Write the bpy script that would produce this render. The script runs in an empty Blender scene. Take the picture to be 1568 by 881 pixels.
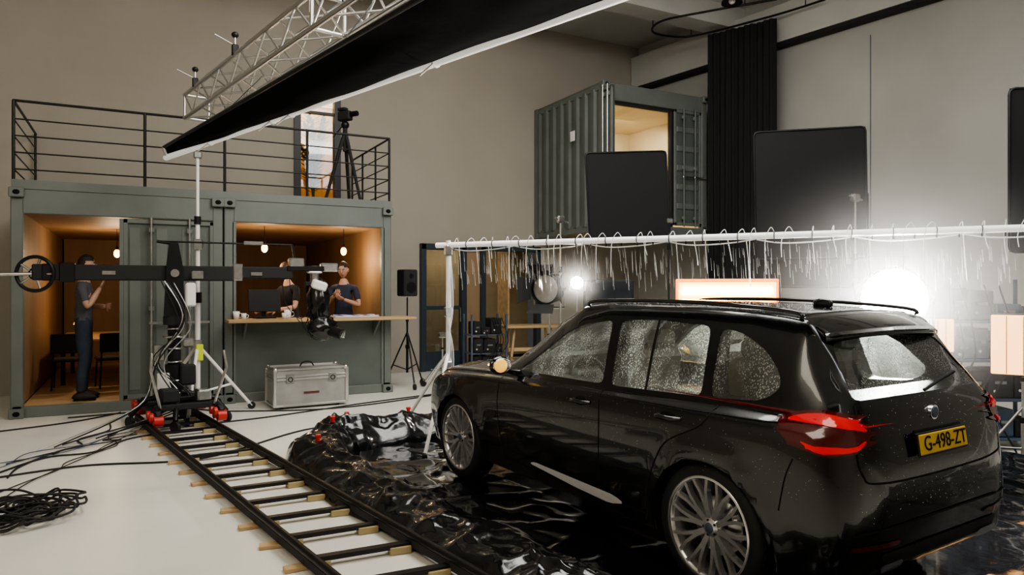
import bpy, bmesh, math, random
from math import sin, cos, pi, radians, sqrt, atan2
from mathutils import Vector, Matrix, noise, geometry
from mathutils.bvhtree import BVHTree
random.seed(7)
SC = bpy.context.scene
COL = SC.collection
V = Vector

# ------------------------------------------------------------------ materials
def mat(name, col, rough=.5, metal=0, coat=0, var=0, vs=3, bump=0, bs=20, emit=None, es=0, spec=.5, stretch=None, sheen=0):
    m = bpy.data.materials.new(name); m.use_nodes = True
    nt = m.node_tree; b = nt.nodes['Principled BSDF']
    c = (*col, 1)
    b.inputs['Base Color'].default_value = c
    b.inputs['Roughness'].default_value = rough
    b.inputs['Metallic'].default_value = metal
    b.inputs['Coat Weight'].default_value = coat
    b.inputs['Coat Roughness'].default_value = .04
    b.inputs['Specular IOR Level'].default_value = spec
    b.inputs['Sheen Weight'].default_value = sheen
    if emit:
        b.inputs['Emission Color'].default_value = (*emit, 1)
        b.inputs['Emission Strength'].default_value = es
    if var or bump:
        tc = nt.nodes.new('ShaderNodeTexCoord')
        src = tc.outputs['Object']
        if stretch:
            mp = nt.nodes.new('ShaderNodeMapping'); mp.inputs['Scale'].default_value = stretch
            nt.links.new(src, mp.inputs['Vector']); src = mp.outputs['Vector']
    if var:
        n = nt.nodes.new('ShaderNodeTexNoise'); n.inputs['Scale'].default_value = vs
        n.inputs['Detail'].default_value = 6
        nt.links.new(src, n.inputs['Vector'])
        r = nt.nodes.new('ShaderNodeValToRGB')
        r.color_ramp.elements[0].position = .3; r.color_ramp.elements[1].position = .7
        r.color_ramp.elements[0].color = (*[x*(1-var) for x in col], 1)
        r.color_ramp.elements[1].color = (*[min(1, x*(1+var)) for x in col], 1)
        nt.links.new(n.outputs['Fac'], r.inputs['Fac'])
        nt.links.new(r.outputs['Color'], b.inputs['Base Color'])
    if bump:
        n2 = nt.nodes.new('ShaderNodeTexNoise'); n2.inputs['Scale'].default_value = bs
        n2.inputs['Detail'].default_value = 5
        nt.links.new(src, n2.inputs['Vector'])
        bp = nt.nodes.new('ShaderNodeBump'); bp.inputs['Strength'].default_value = bump
        bp.inputs['Distance'].default_value = .02
        nt.links.new(n2.outputs['Fac'], bp.inputs['Height'])
        nt.links.new(bp.outputs['Normal'], b.inputs['Normal'])
    return m

def glassmat(name, tint=(.8, .85, .85), gloss=.12, wet=0, wetcol=(.6, .62, .58)):
    m = bpy.data.materials.new(name); m.use_nodes = True
    nt = m.node_tree; nt.nodes.clear()
    out = nt.nodes.new('ShaderNodeOutputMaterial')
    tr = nt.nodes.new('ShaderNodeBsdfTransparent'); tr.inputs['Color'].default_value = (*tint, 1)
    gl = nt.nodes.new('ShaderNodeBsdfGlossy'); gl.inputs['Roughness'].default_value = .03
    lw = nt.nodes.new('ShaderNodeLayerWeight'); lw.inputs['Blend'].default_value = .25
    ma = nt.nodes.new('ShaderNodeMath'); ma.operation = 'MULTIPLY_ADD'; ma.inputs[1].default_value = .8; ma.inputs[2].default_value = gloss
    nt.links.new(lw.outputs['Fresnel'], ma.inputs[0])
    mx = nt.nodes.new('ShaderNodeMixShader')
    nt.links.new(ma.outputs[0], mx.inputs['Fac']); nt.links.new(tr.outputs[0], mx.inputs[1]); nt.links.new(gl.outputs[0], mx.inputs[2])
    last = mx
    if wet:
        tc = nt.nodes.new('ShaderNodeTexCoord')
        mp = nt.nodes.new('ShaderNodeMapping'); mp.inputs['Scale'].default_value = (1, 1, .5)
        nt.links.new(tc.outputs['Object'], mp.inputs['Vector'])
        vo = nt.nodes.new('ShaderNodeTexVoronoi'); vo.inputs['Scale'].default_value = 120
        no = nt.nodes.new('ShaderNodeTexNoise'); no.inputs['Scale'].default_value = 5; no.inputs['Detail'].default_value = 6
        nt.links.new(mp.outputs[0], vo.inputs['Vector']); nt.links.new(mp.outputs[0], no.inputs['Vector'])
        r1 = nt.nodes.new('ShaderNodeValToRGB'); r1.color_ramp.elements[0].color = (1, 1, 1, 1); r1.color_ramp.elements[1].color = (.14, .14, .14, 1)
        r1.color_ramp.elements[0].position = .2; r1.color_ramp.elements[1].position = .42
        nt.links.new(vo.outputs['Distance'], r1.inputs['Fac'])
        r2 = nt.nodes.new('ShaderNodeValToRGB'); r2.color_ramp.elements[0].position = .40; r2.color_ramp.elements[1].position = .62
        r2.color_ramp.elements[0].color = (.22, .22, .22, 1)
        nt.links.new(no.outputs['Fac'], r2.inputs['Fac'])
        mu = nt.nodes.new('ShaderNodeMath'); mu.operation = 'MULTIPLY'
        nt.links.new(r1.outputs['Color'], mu.inputs[0]); nt.links.new(r2.outputs['Color'], mu.inputs[1])
        mu2 = nt.nodes.new('ShaderNodeMath'); mu2.operation = 'MULTIPLY'; mu2.inputs[1].default_value = wet
        nt.links.new(mu.outputs[0], mu2.inputs[0])
        df = nt.nodes.new('ShaderNodeBsdfTranslucent'); df.inputs['Color'].default_value = (*wetcol, 1)
        d2 = nt.nodes.new('ShaderNodeBsdfDiffuse'); d2.inputs['Color'].default_value = (*wetcol, 1)
        m3 = nt.nodes.new('ShaderNodeMixShader'); m3.inputs['Fac'].default_value = .5
        nt.links.new(df.outputs[0], m3.inputs[1]); nt.links.new(d2.outputs[0], m3.inputs[2])
        mx2 = nt.nodes.new('ShaderNodeMixShader')
        nt.links.new(mu2.outputs[0], mx2.inputs['Fac']); nt.links.new(mx.outputs[0], mx2.inputs[1]); nt.links.new(m3.outputs[0], mx2.inputs[2])
        last = mx2
    nt.links.new(last.outputs[0], out.inputs['Surface'])
    return m

M_wall = mat('plaster_wall', (.40, .365, .31), .85, var=.06, vs=.6, bump=.15, bs=8)
M_wallR = mat('concrete_panel', (.47, .46, .43), .8, var=.08, vs=.8, bump=.2, bs=6)
M_ceil = mat('concrete_ceiling', (.58, .57, .54), .85, var=.1, vs=.7, bump=.2, bs=5)
M_floor = mat('painted_floor', (.82, .80, .73), .40, var=.04, vs=1.3, bump=.05, bs=4)
M_cont = mat('container_paint', (.115, .132, .12), .5, var=.12, vs=2, bump=.1, bs=10)
M_cont2 = mat('container_paint_light', (.155, .172, .158), .5, var=.1, vs=2)
M_wood = mat('plywood_lining', (.30, .20, .115), .6, var=.15, vs=3, stretch=(1, 1, .15))
M_wood2 = mat('pine_wood', (.52, .36, .19), .5, var=.2, vs=6, stretch=(.2, 2, 2))
M_black = mat('black_metal', (.012, .012, .013), .4, .3)
M_matte = mat('matte_black', (.02, .02, .021), .8)
M_rubber = mat('rubber', (.015, .015, .015), .65, bump=.1, bs=60)
M_steel = mat('steel', (.55, .55, .55), .28, 1, var=.1, vs=20)
M_alu = mat('aluminium', (.75, .75, .74), .3, 1)
M_white = mat('white_paint', (.9, .89, .86), .4)
M_tubew = mat('white_tube_added_glow', (.97, .97, .95), .3, emit=(1, .98, .94), es=.3)  # faint emission added so the white tubes look brightly lit
M_cloth = mat('black_cloth', (.004, .004, .0045), .95, bump=.3, bs=6, spec=.1)
M_flag = mat('flag_fabric', (.022, .022, .023), .9, bump=.2, bs=5, spec=.2)
M_curt = mat('curtain_cloth', (.012, .013, .014), .85)
M_plast = mat('black_plastic_sheet', (.006, .006, .007), .17, coat=.5, bump=.35, bs=7)
M_wet = mat('wet_plastic_floor', (.007, .007, .008), .08, coat=.6, bump=.35, bs=4, stretch=(1, .5, 1))
M_paint = mat('car_paint_black', (.0025, .003, .004), .14, .1, coat=1, bump=.05, bs=160)
M_trim = mat('car_trim_dark', (.012, .012, .013), .45)
M_int = mat('car_interior', (.05, .047, .042), .7)
M_line = mat('panel_gap', (.001, .001, .001), .9)
M_seat = mat('seat_leather', (.18, .15, .11), .5)
M_red = mat('red_lens', (.50, .008, .012), .12, coat=1, emit=(1, .012, .02), es=.3)
M_redd = mat('dark_red_lens', (.09, .003, .005), .12, coat=1)
M_plate = mat('yellow_plate', (.80, .52, .05), .4)
M_glass = glassmat('car_glass_wet', (.78, .84, .82), .17, wet=.72, wetcol=(.90, .92, .87))
M_wglass = glassmat('window_glass', (.88, .9, .9), .05)
M_orange = mat('amber_light', (1, .3, .02), .4, emit=(1, .20, .0), es=2.4)
M_orange2 = mat('amber_light_core', (1, .6, .2), .4, emit=(1, .42, .03), es=7)
M_orange3 = mat('amber_light_tube', (1, .8, .4), .4, emit=(1, .80, .40), es=34)
M_hot = mat('lamp_lens_hot', (1, 1, 1), .4, emit=(1, .98, .93), es=150)
M_warm = mat('warm_softbox', (1, .75, .45), .4, emit=(1, .46, .15), es=3.0)
M_bulb = mat('filament_bulb', (1, .6, .3), .4, emit=(1, .42, .10), es=14)
M_caseg = mat('flightcase_panel', (.36, .355, .34), .45, .2, var=.12, vs=6)
M_redp = mat('red_plastic', (.55, .03, .02), .4)
M_blue = mat('blue_grey_metal', (.10, .14, .20), .45, .4, var=.2, vs=5)
M_yel = mat('yellow_tag', (.75, .85, .05), .5)
M_hose = mat('clear_hose', (.85, .87, .86), .15, coat=.5)
M_green = mat('plant_leaf', (.03, .05, .015), .6)
M_skin = mat('skin', (.52, .31, .22), .5)
M_lip = mat('lips', (.38, .14, .11), .5)
M_eye = mat('eye_white', (.75, .73, .7), .3)
M_hair = mat('dark_hair', (.02, .014, .01), .6, bump=.5, bs=60)
M_hair2 = mat('brown_hair', (.07, .04, .022), .6, bump=.5, bs=60)
M_tee = mat('grey_tshirt', (.085, .09, .10), .9, bump=.4, bs=9)
M_tee2 = mat('black_tshirt', (.015, .016, .018), .9, bump=.4, bs=9)
M_navy = mat('navy_shirt', (.03, .035, .06), .9, bump=.4, bs=9)
M_jean = mat('denim', (.03, .042, .065), .85, var=.25, vs=7, bump=.4, bs=10)
M_shoe = mat('dark_shoes', (.02, .017, .015), .6)
M_sole = mat('brass_tan', (.42, .33, .17), .6)
M_bluec = mat('blue_cable', (.05, .08, .16), .5)

# ------------------------------------------------------------------ mesh builder
class MB:
    def __init__(s):
        s.v = []; s.f = []; s.m = []; s.sm = []; s.mats = []; s.M = Matrix()
    def mi(s, m):
        if m not in s.mats: s.mats.append(m)
        return s.mats.index(m)
    def add(s, vs, fs, m, smooth=False):
        o = len(s.v); k = s.mi(m)
        s.v += [s.M @ V(p) for p in vs]
        for f in fs:
            s.f.append([o+i for i in f]); s.m.append(k); s.sm.append(smooth)
    def box(s, c, size, m, rot=(0, 0, 0), bev=0):
        hx, hy, hz = [a/2 for a in size]
        R = Matrix.Translation(c) @ Matrix.Rotation(rot[2], 4, 'Z') @ Matrix.Rotation(rot[1], 4, 'Y') @ Matrix.Rotation(rot[0], 4, 'X')
        if bev <= 0:
            vs = [R @ V((x*hx, y*hy, z*hz)) for x in (-1, 1) for y in (-1, 1) for z in (-1, 1)]
            s.add(vs, [(0, 1, 3, 2), (4, 6, 7, 5), (0, 4, 5, 1), (2, 3, 7, 6), (0, 2, 6, 4), (1, 5, 7, 3)], m)
            return
        e = min(bev, hx*.9, hy*.9, hz*.9); idx = {}; vs = []
        for a in (-1, 1):
            for b in (-1, 1):
                for c2 in (-1, 1):
                    for ax in range(3):
                        h = [hx-e, hy-e, hz-e]; h[ax] += e
                        idx[(a, b, c2, ax)] = len(vs); vs.append(R @ V((a*h[0], b*h[1], c2*h[2])))
        fs = []
        q = [(-1, -1), (1, -1), (1, 1), (-1, 1)]
        for g in (-1, 1):
            fs.append([idx[(g, a, b, 0)] for a, b in q]); fs.append([idx[(a, g, b, 1)] for a, b in q]); fs.append([idx[(a, b, g, 2)] for a, b in q])
        for a in (-1, 1):
            for b in (-1, 1):
                fs.append([idx[(a, b, -1, 0)], idx[(a, b, 1, 0)], idx[(a, b, 1, 1)], idx[(a, b, -1, 1)]])
                fs.append([idx[(a, -1, b, 0)], idx[(a, 1, b, 0)], idx[(a, 1, b, 2)], idx[(a, -1, b, 2)]])
                fs.append([idx[(-1, a, b, 1)], idx[(1, a, b, 1)], idx[(1, a, b, 2)], idx[(-1, a, b, 2)]])
                for c2 in (-1, 1): fs.append([idx[(a, b, c2, k)] for k in range(3)])
        s.add(vs, fs, m)
    def cyl(s, p1, p2, r, m, r2=None, n=10, smooth=True):
        s.tube([p1, p2], [r, r if r2 is None else r2], m, n)
    def tube(s, pts, r, m, n=8, closed=False, flat=1):
        pts = [V(p) for p in pts]; N = len(pts)
        if not isinstance(r, (list, tuple)): r = [r]*N
        tang = []
        for i in range(N):
            if closed: t = pts[(i+1) % N]-pts[i-1]
            else: t = pts[min(i+1, N-1)]-pts[max(i-1, 0)]
            if t.length < 1e-9: t = V((0, 0, 1))
            tang.append(t.normalized())
        a = V((0, 0, 1)) if abs(tang[0].z) < .9 else V((1, 0, 0))
        u = tang[0].cross(a).normalized(); vs = []
        for i in range(N):
            u = (u-tang[i]*u.dot(tang[i]))
            u = u.normalized() if u.length > 1e-6 else tang[i].orthogonal().normalized()
            w = tang[i].cross(u)
            for k in range(n):
                an = 2*pi*k/n
                vs.append(pts[i]+(u*cos(an)+w*sin(an)*flat)*r[i])
        fs = []
        for i in range(N if closed else N-1):
            j = (i+1) % N
            for k in range(n): fs.append((i*n+k, i*n+(k+1) % n, j*n+(k+1) % n, j*n+k))
        s.add(vs, fs, m, True)
        if not closed:
            s.add(vs[:n], [list(range(n))], m); s.add(vs[-n:], [list(range(n))], m)
    def ell(s, c, r, m, n=14, rot=None, filt=None, fn=None):
        c = V(c); vs = []; fs = []; h = n//2+1
        for i in range(h+1):
            th = pi*i/h
            for k in range(n):
                ph = 2*pi*k/n
                p = V((sin(th)*cos(ph), sin(th)*sin(ph), cos(th)))
                q = fn(p) if fn else p
                q = V((q.x*r[0], q.y*r[1], q.z*r[2]))
                if rot: q = rot @ q
                vs.append(c+q)
        for i in range(h):
            for k in range(n):
                f = (i*n+k, (i+1)*n+k, (i+1)*n+(k+1) % n, i*n+(k+1) % n)
                if filt:
                    th = pi*(i+.5)/h; ph = 2*pi*(k+.5)/n
                    if not filt(V((sin(th)*cos(ph), sin(th)*sin(ph), cos(th)))): continue
                if i == 0: f = (f[0], f[1], f[2])
                elif i == h-1: f = (f[0], f[1], f[3])
                fs.append(f)
        s.add(vs, fs, m, True)
    def lathe(s, prof, org, axis, m, n=32, smooth=True):
        ax = V(axis).normalized(); u = ax.orthogonal().normalized(); w = ax.cross(u); org = V(org)
        vs = [org+ax*h+(u*cos(2*pi*k/n)+w*sin(2*pi*k/n))*r for (r, h) in prof for k in range(n)]
        fs = [(i*n+k, i*n+(k+1) % n, (i+1)*n+(k+1) % n, (i+1)*n+k) for i in range(len(prof)-1) for k in range(n)]
        s.add(vs, fs, m, smooth)
    def ring(s, c, axis, R, r, m, n=28, k=8):
        ax = V(axis).normalized(); u = ax.orthogonal().normalized(); w = ax.cross(u); c = V(c)
        s.tube([c+(u*cos(2*pi*i/n)+w*sin(2*pi*i/n))*R for i in range(n)], r, m, k, closed=True)
    def sheet(s, fn, nu, nv, m, smooth=True):
        vs = [fn(i/nu, j/nv) for i in range(nu+1) for j in range(nv+1)]
        fs = [(i*(nv+1)+j, i*(nv+1)+j+1, (i+1)*(nv+1)+j+1, (i+1)*(nv+1)+j) for i in range(nu) for j in range(nv)]
        s.add(vs, fs, m, smooth)
    def prism(s, pts, ext, m):
        pts = [V(p) for p in pts]; n = len(pts); e = V(ext)
        s.add(pts+[p+e for p in pts], [list(range(n)), list(range(2*n-1, n-1, -1))]+[(i, (i+1) % n, n+(i+1) % n, n+i) for i in range(n)], m)
    def corr(s, p0, p1, z0, z1, depth, pitch, m):
        p0 = V(p0); p1 = V(p1); L = (p1-p0).length; d = (p1-p0)/L; nr = V((-d.y, d.x, 0))
        n = max(1, int(L/pitch)); pts = []
        for i in range(n):
            a = i*L/n; w = L/n
            for t, o in ((0, 0), (.35, 0), (.5, 1), (.85, 1)): pts.append(p0+d*(a+w*t)+nr*depth*o)
        pts.append(p1.copy())
        vs = [V((p.x, p.y, z0)) for p in pts]+[V((p.x, p.y, z1)) for p in pts]; k = len(pts)
        s.add(vs, [(i, i+1, k+i+1, k+i) for i in range(k-1)], m)
    def obj(s, name, loc=(0, 0, 0), rz=0, parent=None, recalc=True):
        me = bpy.data.meshes.new(name); me.from_pydata([tuple(p) for p in s.v], [], s.f)
        for m in s.mats: me.materials.append(m)
        me.polygons.foreach_set('material_index', s.m); me.polygons.foreach_set('use_smooth', s.sm)
        if recalc:
            bm = bmesh.new(); bm.from_mesh(me); bmesh.ops.recalc_face_normals(bm, faces=bm.faces); bm.to_mesh(me); bm.free()
        o = bpy.data.objects.new(name, me); COL.objects.link(o)
        o.location = loc; o.rotation_euler = (0, 0, rz)
        if parent: o.parent = parent
        return o

def crom(P, k=8, closed=False):
    P = [V(p) for p in P]; n = len(P); out = []
    rng = n if closed else n-1
    for i in range(rng):
        if closed: a, b, c, d = P[i-1], P[i], P[(i+1) % n], P[(i+2) % n]
        else: a, b, c, d = P[max(i-1, 0)], P[i], P[i+1], P[min(i+2, n-1)]
        for j in range(k):
            t = j/k
            out.append(.5*((2*b)+(c-a)*t+(2*a-5*b+4*c-d)*t*t+(3*b-a-3*c+d)*t**3))
    if not closed: out.append(P[-1].copy())
    return out
def empty(name, loc=(0, 0, 0), rz=0):
    o = bpy.data.objects.new(name, None); COL.objects.link(o); o.location = loc; o.rotation_euler = (0, 0, rz); return o

# ------------------------------------------------------------------ camera
cd = bpy.data.cameras.new('camera'); cam = bpy.data.objects.new('camera', cd); COL.objects.link(cam)
cam.location = (0, 0, 1.72); cam.rotation_euler = (radians(90), 0, radians(-28))
cd.lens = 24.8; cd.sensor_width = 36; cd.clip_start = .05
SC.camera = cam

# ------------------------------------------------------------------ room
CH = 7.5; YB = 13.6; XL = -6.0; YF = -5.0
def wr(y): return 10.7+.141*(YB-y)
b = MB(); b.box((3.7, 6.3, -.1), (20.5, 23, .2), M_floor); b.obj('floor')
b = MB(); b.box((3.7, 4.3, CH+.1), (20.5, 19, .2), M_ceil)
for y in (10.9, 6.2, 1.5): b.box((6, y, CH-.22), (13.5, .5, .44), M_ceil)
b.obj('ceiling')
def holes_wall(name, x0, x1, z0, z1, holes, y, th, m):
    xs = sorted({x0, x1, *[h[0] for h in holes], *[h[1] for h in holes]}); zs = sorted({z0, z1, *[h[2] for h in holes], *[h[3] for h in holes]})
    b = MB()
    for i in range(len(xs)-1):
        for j in range(len(zs)-1):
            cx = (xs[i]+xs[i+1])/2; cz = (zs[j]+zs[j+1])/2
            if any(h[0] < cx < h[1] and h[2] < cz < h[3] for h in holes): continue
            b.box((cx, y+th/2, cz), (xs[i+1]-xs[i], th, zs[j+1]-zs[j]), m)
    return b.obj(name)
holes_wall('wall_back', XL, 11.2, 0, CH, [(-1.46, 3.72, 0, 3.03), (2.6, 3.47, 3.03, 5.75), (5.1, 7.9, 0, 2.62)], YB, .25, M_wall)
b = MB()
d = V((wr(YF)-wr(YB), YF-YB, 0)); L = d.length; dn = d.normalized(); nr = V((-dn.y, dn.x, 0))
ang = atan2(dn.y, dn.x)
if nr.x < 0: nr = -nr
c = V((wr(YB), YB, 0))+d/2+nr*.13
b.box((c.x, c.y, CH/2), (L, .26, CH), M_wallR, rot=(0, 0, ang))
for t in (3.0, 5.6, 8.2, 10.8, 13.4):
    p = V((wr(YB), YB, 0))+dn*t-nr*.001
    b.box((p.x, p.y, 3.1), (.012, .012, 6.2), M_blue, rot=(0, 0, ang))
b.obj('wall_right')
b = MB()
p = V((wr(YB), YB, 0))+d/2-nr*.13
b.box((p.x, p.y, 6.85), (L, .26, .72), M_ceil, rot=(0, 0, ang))
b.box((p.x, p.y, 6.45), (L, .24, .06), M_matte, rot=(0, 0, ang))
b.obj('trim_1')
b = MB(); b.box((XL-.1, 4.3, CH/2), (.2, 19, CH), M_wall); b.obj('wall_left')
b = MB(); b.box((3.7, YF-.1, CH/2), (20, .2, CH), M_wall); b.obj('wall_front')

# upstairs door with room behind
M_room = mat('upstairs_room_wall', (.60, .36, .13), .8, var=.25, vs=2)
M_roomp = mat('upper_room_wall', (.72, .62, .44), .8, var=.08, vs=2)
b = MB()
b.box((3.0, 15.8, 4.6), (2.8, .1, 3.2), M_room); b.box((3.0, 14.85, 3.0), (2.8, 1.9, .06), M_wood2); b.box((3.0, 14.85, 6.2), (2.8, 1.9, .06), M_white)
b.box((1.6, 14.85, 4.6), (.06, 1.9, 3.2), M_room); b.box((4.4, 14.85, 4.6), (.06, 1.9, 3.2), M_room)
b.box((3.0, 15.72, 5.95), (2.6, .04, .5), M_white)
b.obj('wall_upstairs_room')
b = MB()
for x in (2.66, 3.41): b.box((x, 13.62, 4.4), (.12, .14, 2.72), M_black)
b.box((3.03, 13.62, 5.72), (.87, .14, .1), M_black); b.box((3.03, 13.62, 3.08), (.87, .14, .1), M_black); b.box((3.03, 13.62, 5.05), (.75, .06, .05), M_black)
b.box((3.03, 13.64, 4.4), (.7, .01, 2.6), M_wglass)
b.obj('door_1')
b = MB()
PX, PY = 3.08, 14.15
b.lathe([(.001, 0), (.17, 0), (.22, .35), (.2, .35), (.001, .33)], (PX, PY, 3.03), (0, 0, 1), M_matte)
random.seed(3)
for i in range(22):
    a = random.uniform(0, 2*pi); h = random.uniform(.7, 1.75); sp = random.uniform(.10, .42)
    if sin(a) < 0: sp *= .5
    P = crom([(PX, PY, 3.35), (PX+cos(a)*sp*.3, PY+sin(a)*sp*.3, 3.35+h*.6), (PX+cos(a)*sp, PY+sin(a)*sp, 3.35+h)], 5)
    b.tube(P, .012, M_green, 5)
    for q in P[3:]:
        for w in (-1, 1):
            dd = V((cos(a+w*1.2), sin(a+w*1.2)*.5, .5)).normalized()*.2
            b.tube([q, q+dd*.5, q+dd], [.004, .035, .002], M_green, 6, flat=.2)
b.obj('potted_plant')

# lower doorway
b = MB()
b.box((6.5, 16.1, 1.5), (5, .1, 3.2), mat('backroom_wall', (.40, .32, .21), .8, var=.15, vs=2)); b.box((4.3, 15.0, 1.5), (.1, 2.2, 3.2), M_wall); b.box((9.4, 15.0, 1.5), (.1, 2.2, 3.2), M_wall)
b.box((6.8, 15.0, 3.0), (5.2, 2.2, .1), M_wall); b.box((6.8, 14.9, -.03), (5.2, 2.4, .06), M_wall)
b.obj('wall_storage_room')
b = MB()
M_dfr = mat('door_frame_blue', (.03, .045, .06), .4)
for x in (5.15, 6.05, 6.5, 7.85): b.box((x, 13.58, 1.31), (.12, .16, 2.62), M_dfr, bev=.01)
b.box((6.5, 13.58, 2.56), (2.8, .16, .12), M_dfr, bev=.01)
b.box((5.6, 13.6, .2), (.8, .08, .4), M_dfr); b.box((5.6, 13.6, 1.3), (.8, .08, .08), M_dfr); b.box((5.6, 13.6, 1.45), (.78, .01, 2.1), M_wglass)
b.box((6.27, 13.6, 1.3), (.34, .05, 2.5), M_wood); b.box((7.2, 13.95, 1.3), (.04, .5, 2.5), M_wood2)
b.cyl((5.95, 13.48, 1.0), (5.95, 13.48, 1.3), .012, M_steel)
b.obj('door_2')

# ------------------------------------------------------------------ shipping containers
def casting(b, x, y, z):
    b.box((x, y, z), (.17, .12, .13), M_cont2, bev=.01)
    b.ell((x, y-.055, z), (.045, .02, .035), M_line, 10)
def container(name, X0, X1, Y0, Y1, Z0, H, floor=.14, lining=M_wood, back=True):
    b = MB(); W = X1-X0; cx = (X0+X1)/2; cy = (Y0+Y1)/2; L = Y1-Y0
    t = .14
    for x in (X0+t/2, X1-t/2):
        b.box((x, Y0+.06, Z0+H/2), (t, .12, H), M_cont2, bev=.012)
        b.box((x, Y1-.06, Z0+H/2), (t, .12, H), M_cont2)
        b.box((x, cy, Z0+H-.07), (.09, L, .13), M_cont2); b.box((x, cy, Z0+.08), (.09, L, .15), M_cont2)
        casting(b, x, Y0-.005, Z0+H-.06-.001); casting(b, x, Y0-.005, Z0+.065)
    b.box((cx, Y0+.05, Z0+H-.17), (W-2*t+.02, .1, .33), M_cont2, bev=.012)
    b.box((cx, Y0+.05, Z0+.07), (W-2*t+.02, .1, .14), M_cont2, bev=.01)
    b.corr((X0+.005, Y1-.1, 0), (X0+.005, Y0+.1, 0), Z0+.12, Z0+H-.1, .045, .28, M_cont)
    b.corr((X1-.005, Y0+.1, 0), (X1-.005, Y1-.1, 0), Z0+.12, Z0+H-.1, .045, .28, M_cont)
    b.box((cx, cy, Z0+H-.02), (W-.04, L-.05, .03), M_cont)
    b.box((cx, cy, Z0+floor-.02), (W-.1, L-.2, .04), M_wood2)
    b.box((X0+.10, cy, Z0+H/2), (.03, L-.25, H-.2), lining); b.box((X1-.10, cy, Z0+H/2), (.03, L-.25, H-.2), lining)
    b.box((cx, cy, Z0+H-.30), (W-.2, L-.25, .03), lining)
    if back: b.box((cx, Y1-.1, Z0+H/2), (W-.2, .04, H-.2), lining)
    return b
def closed_leaf(b, x0, x1, y, z0, z1, ribs=True):
    cx = (x0+x1)/2; w = x1-x0
    b.box((cx, y, (z0+z1)/2), (w, .04, z1-z0), M_cont)
    b.corr((x0+.08, y-.03, 0), (x1-.08, y-.03, 0), z0+.12, z1-.12, .03, .3, M_cont2) if not ribs else None
    for x in (x0+.03, x1-.03): b.box((x, y-.02, (z0+z1)/2), (.06, .07, z1-z0), M_cont2, bev=.008)
    for z in (z0+.03, z1-.03): b.box((cx, y-.02, z), (w, .07, .06), M_cont2, bev=.008)
    if ribs:
        n = 6
        for i in range(1, n): b.box((cx, y-.025, z0+(z1-z0)*i/n), (w-.14, .05, .13), M_cont2, bev=.02)
    for x in (x0+w*.3, x0+w*.72):
        b.cyl((x, y-.09, z0-.03), (x, y-.09, z1+.03), .017, M_cont2 if ribs else M_steel, n=8)
        for z in (z0+.15, (z0+z1)/2, z1-.15): b.box((x, y-.07, z), (.08, .06, .07), M_cont2, bev=.01)
        b.box((x+.12, y-.10, z0+(z1-z0)*.42), (.3, .02, .035), M_steel, bev=.005)

b = container('shipping_container', -1.46, 1.12, 11.2, 17.2, 0, 3.03)
closed_leaf(b, -.17, 1.0, 11.26, .16, 2.68, ribs=False)
b.box((-.19, 11.26, 1.4), (.05, .1, 2.55), M_cont2)
b.obj('shipping_container')
b = container('shipping_container', 1.14, 3.70, 11.2, 17.2, 0, 3.03)
b.box((2.42, 11.26, .66), (2.3, .06, 1.08), M_cont, bev=.005)
for x in (1.28, 3.56): b.box((x, 11.24, 1.4), (.05, .08, 2.6), M_cont2)
b.obj('shipping_container')
b = MB()
b.box((2.58, 11.12, 1.225), (2.85, .62, .045), M_wood2, bev=.008)
for x in (1.4, 2.4, 3.4): b.prism([(x, 11.22, 1.2), (x, 10.9, 1.2), (x, 11.22, .95)], (.03, 0, 0), M_cont2)
b.obj('bar_counter')
b = MB()
xs = [-1.43, .10, 1.15, 2.35, 3.68]
b.box((1.13, 11.22, 3.08), (5.16, .06, .12), M_cont2)
for x in xs: b.cyl((x, 11.24, 3.03), (x, 11.24, 4.18), .02, M_black, n=8)
for z in (4.18, 3.94, 3.72, 3.50, 3.28): b.cyl((xs[0], 11.24, z), (xs[-1], 11.24, z), .018 if z > 4 else .010, M_black, n=8); b.cyl((xs[-1], 11.24, z), (xs[-1], 13.55, z), .018 if z > 4 else .010, M_black, n=8); b.cyl((xs[0], 11.24, z), (xs[0], 13.55, z), .018 if z > 4 else .010, M_black, n=8)
for y in (12.0, 12.8, 13.5): b.cyl((xs[-1], y, 3.03), (xs[-1], y, 4.18), .018, M_black, n=8)
b.cyl((xs[0], 13.5, 3.03), (xs[0], 13.5, 4.18), .018, M_black, n=8)
b.obj('balcony_railing')

# upper container sticking out of the wall
b = container('shipping_container', 7.78, 10.42, 11.0, 13.58, 2.80, 2.85, floor=.12, lining=M_roomp)
closed_leaf(b, 9.56, 10.28, 11.06, 2.98, 5.32, ribs=True)
for x in (7.94, 9.53): b.box((x, 11.10, 4.15), (.06, .1, 2.42), M_matte, bev=.01)
for z in (2.98, 5.30): b.box((8.73, 11.10, z), (1.60, .1, .08), M_matte, bev=.01)
b.box((8.73, 11.12, 4.15), (1.56, .01, 2.3), M_wglass)
b.M = Matrix.Translation((7.80, 11.0, 0)) @ Matrix.Rotation(radians(-82), 4, 'Z')
closed_leaf(b, .0, .30, 0, 2.95, 5.5, ribs=False)
b.M = Matrix()
b.box((7.70, 11.9, 4.75), (.02, .14, .2), M_white)
b.box((9.1, 11.0, 2.76), (2.7, .12, .1), M_cont2)
b.obj('shipping_container')

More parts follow.
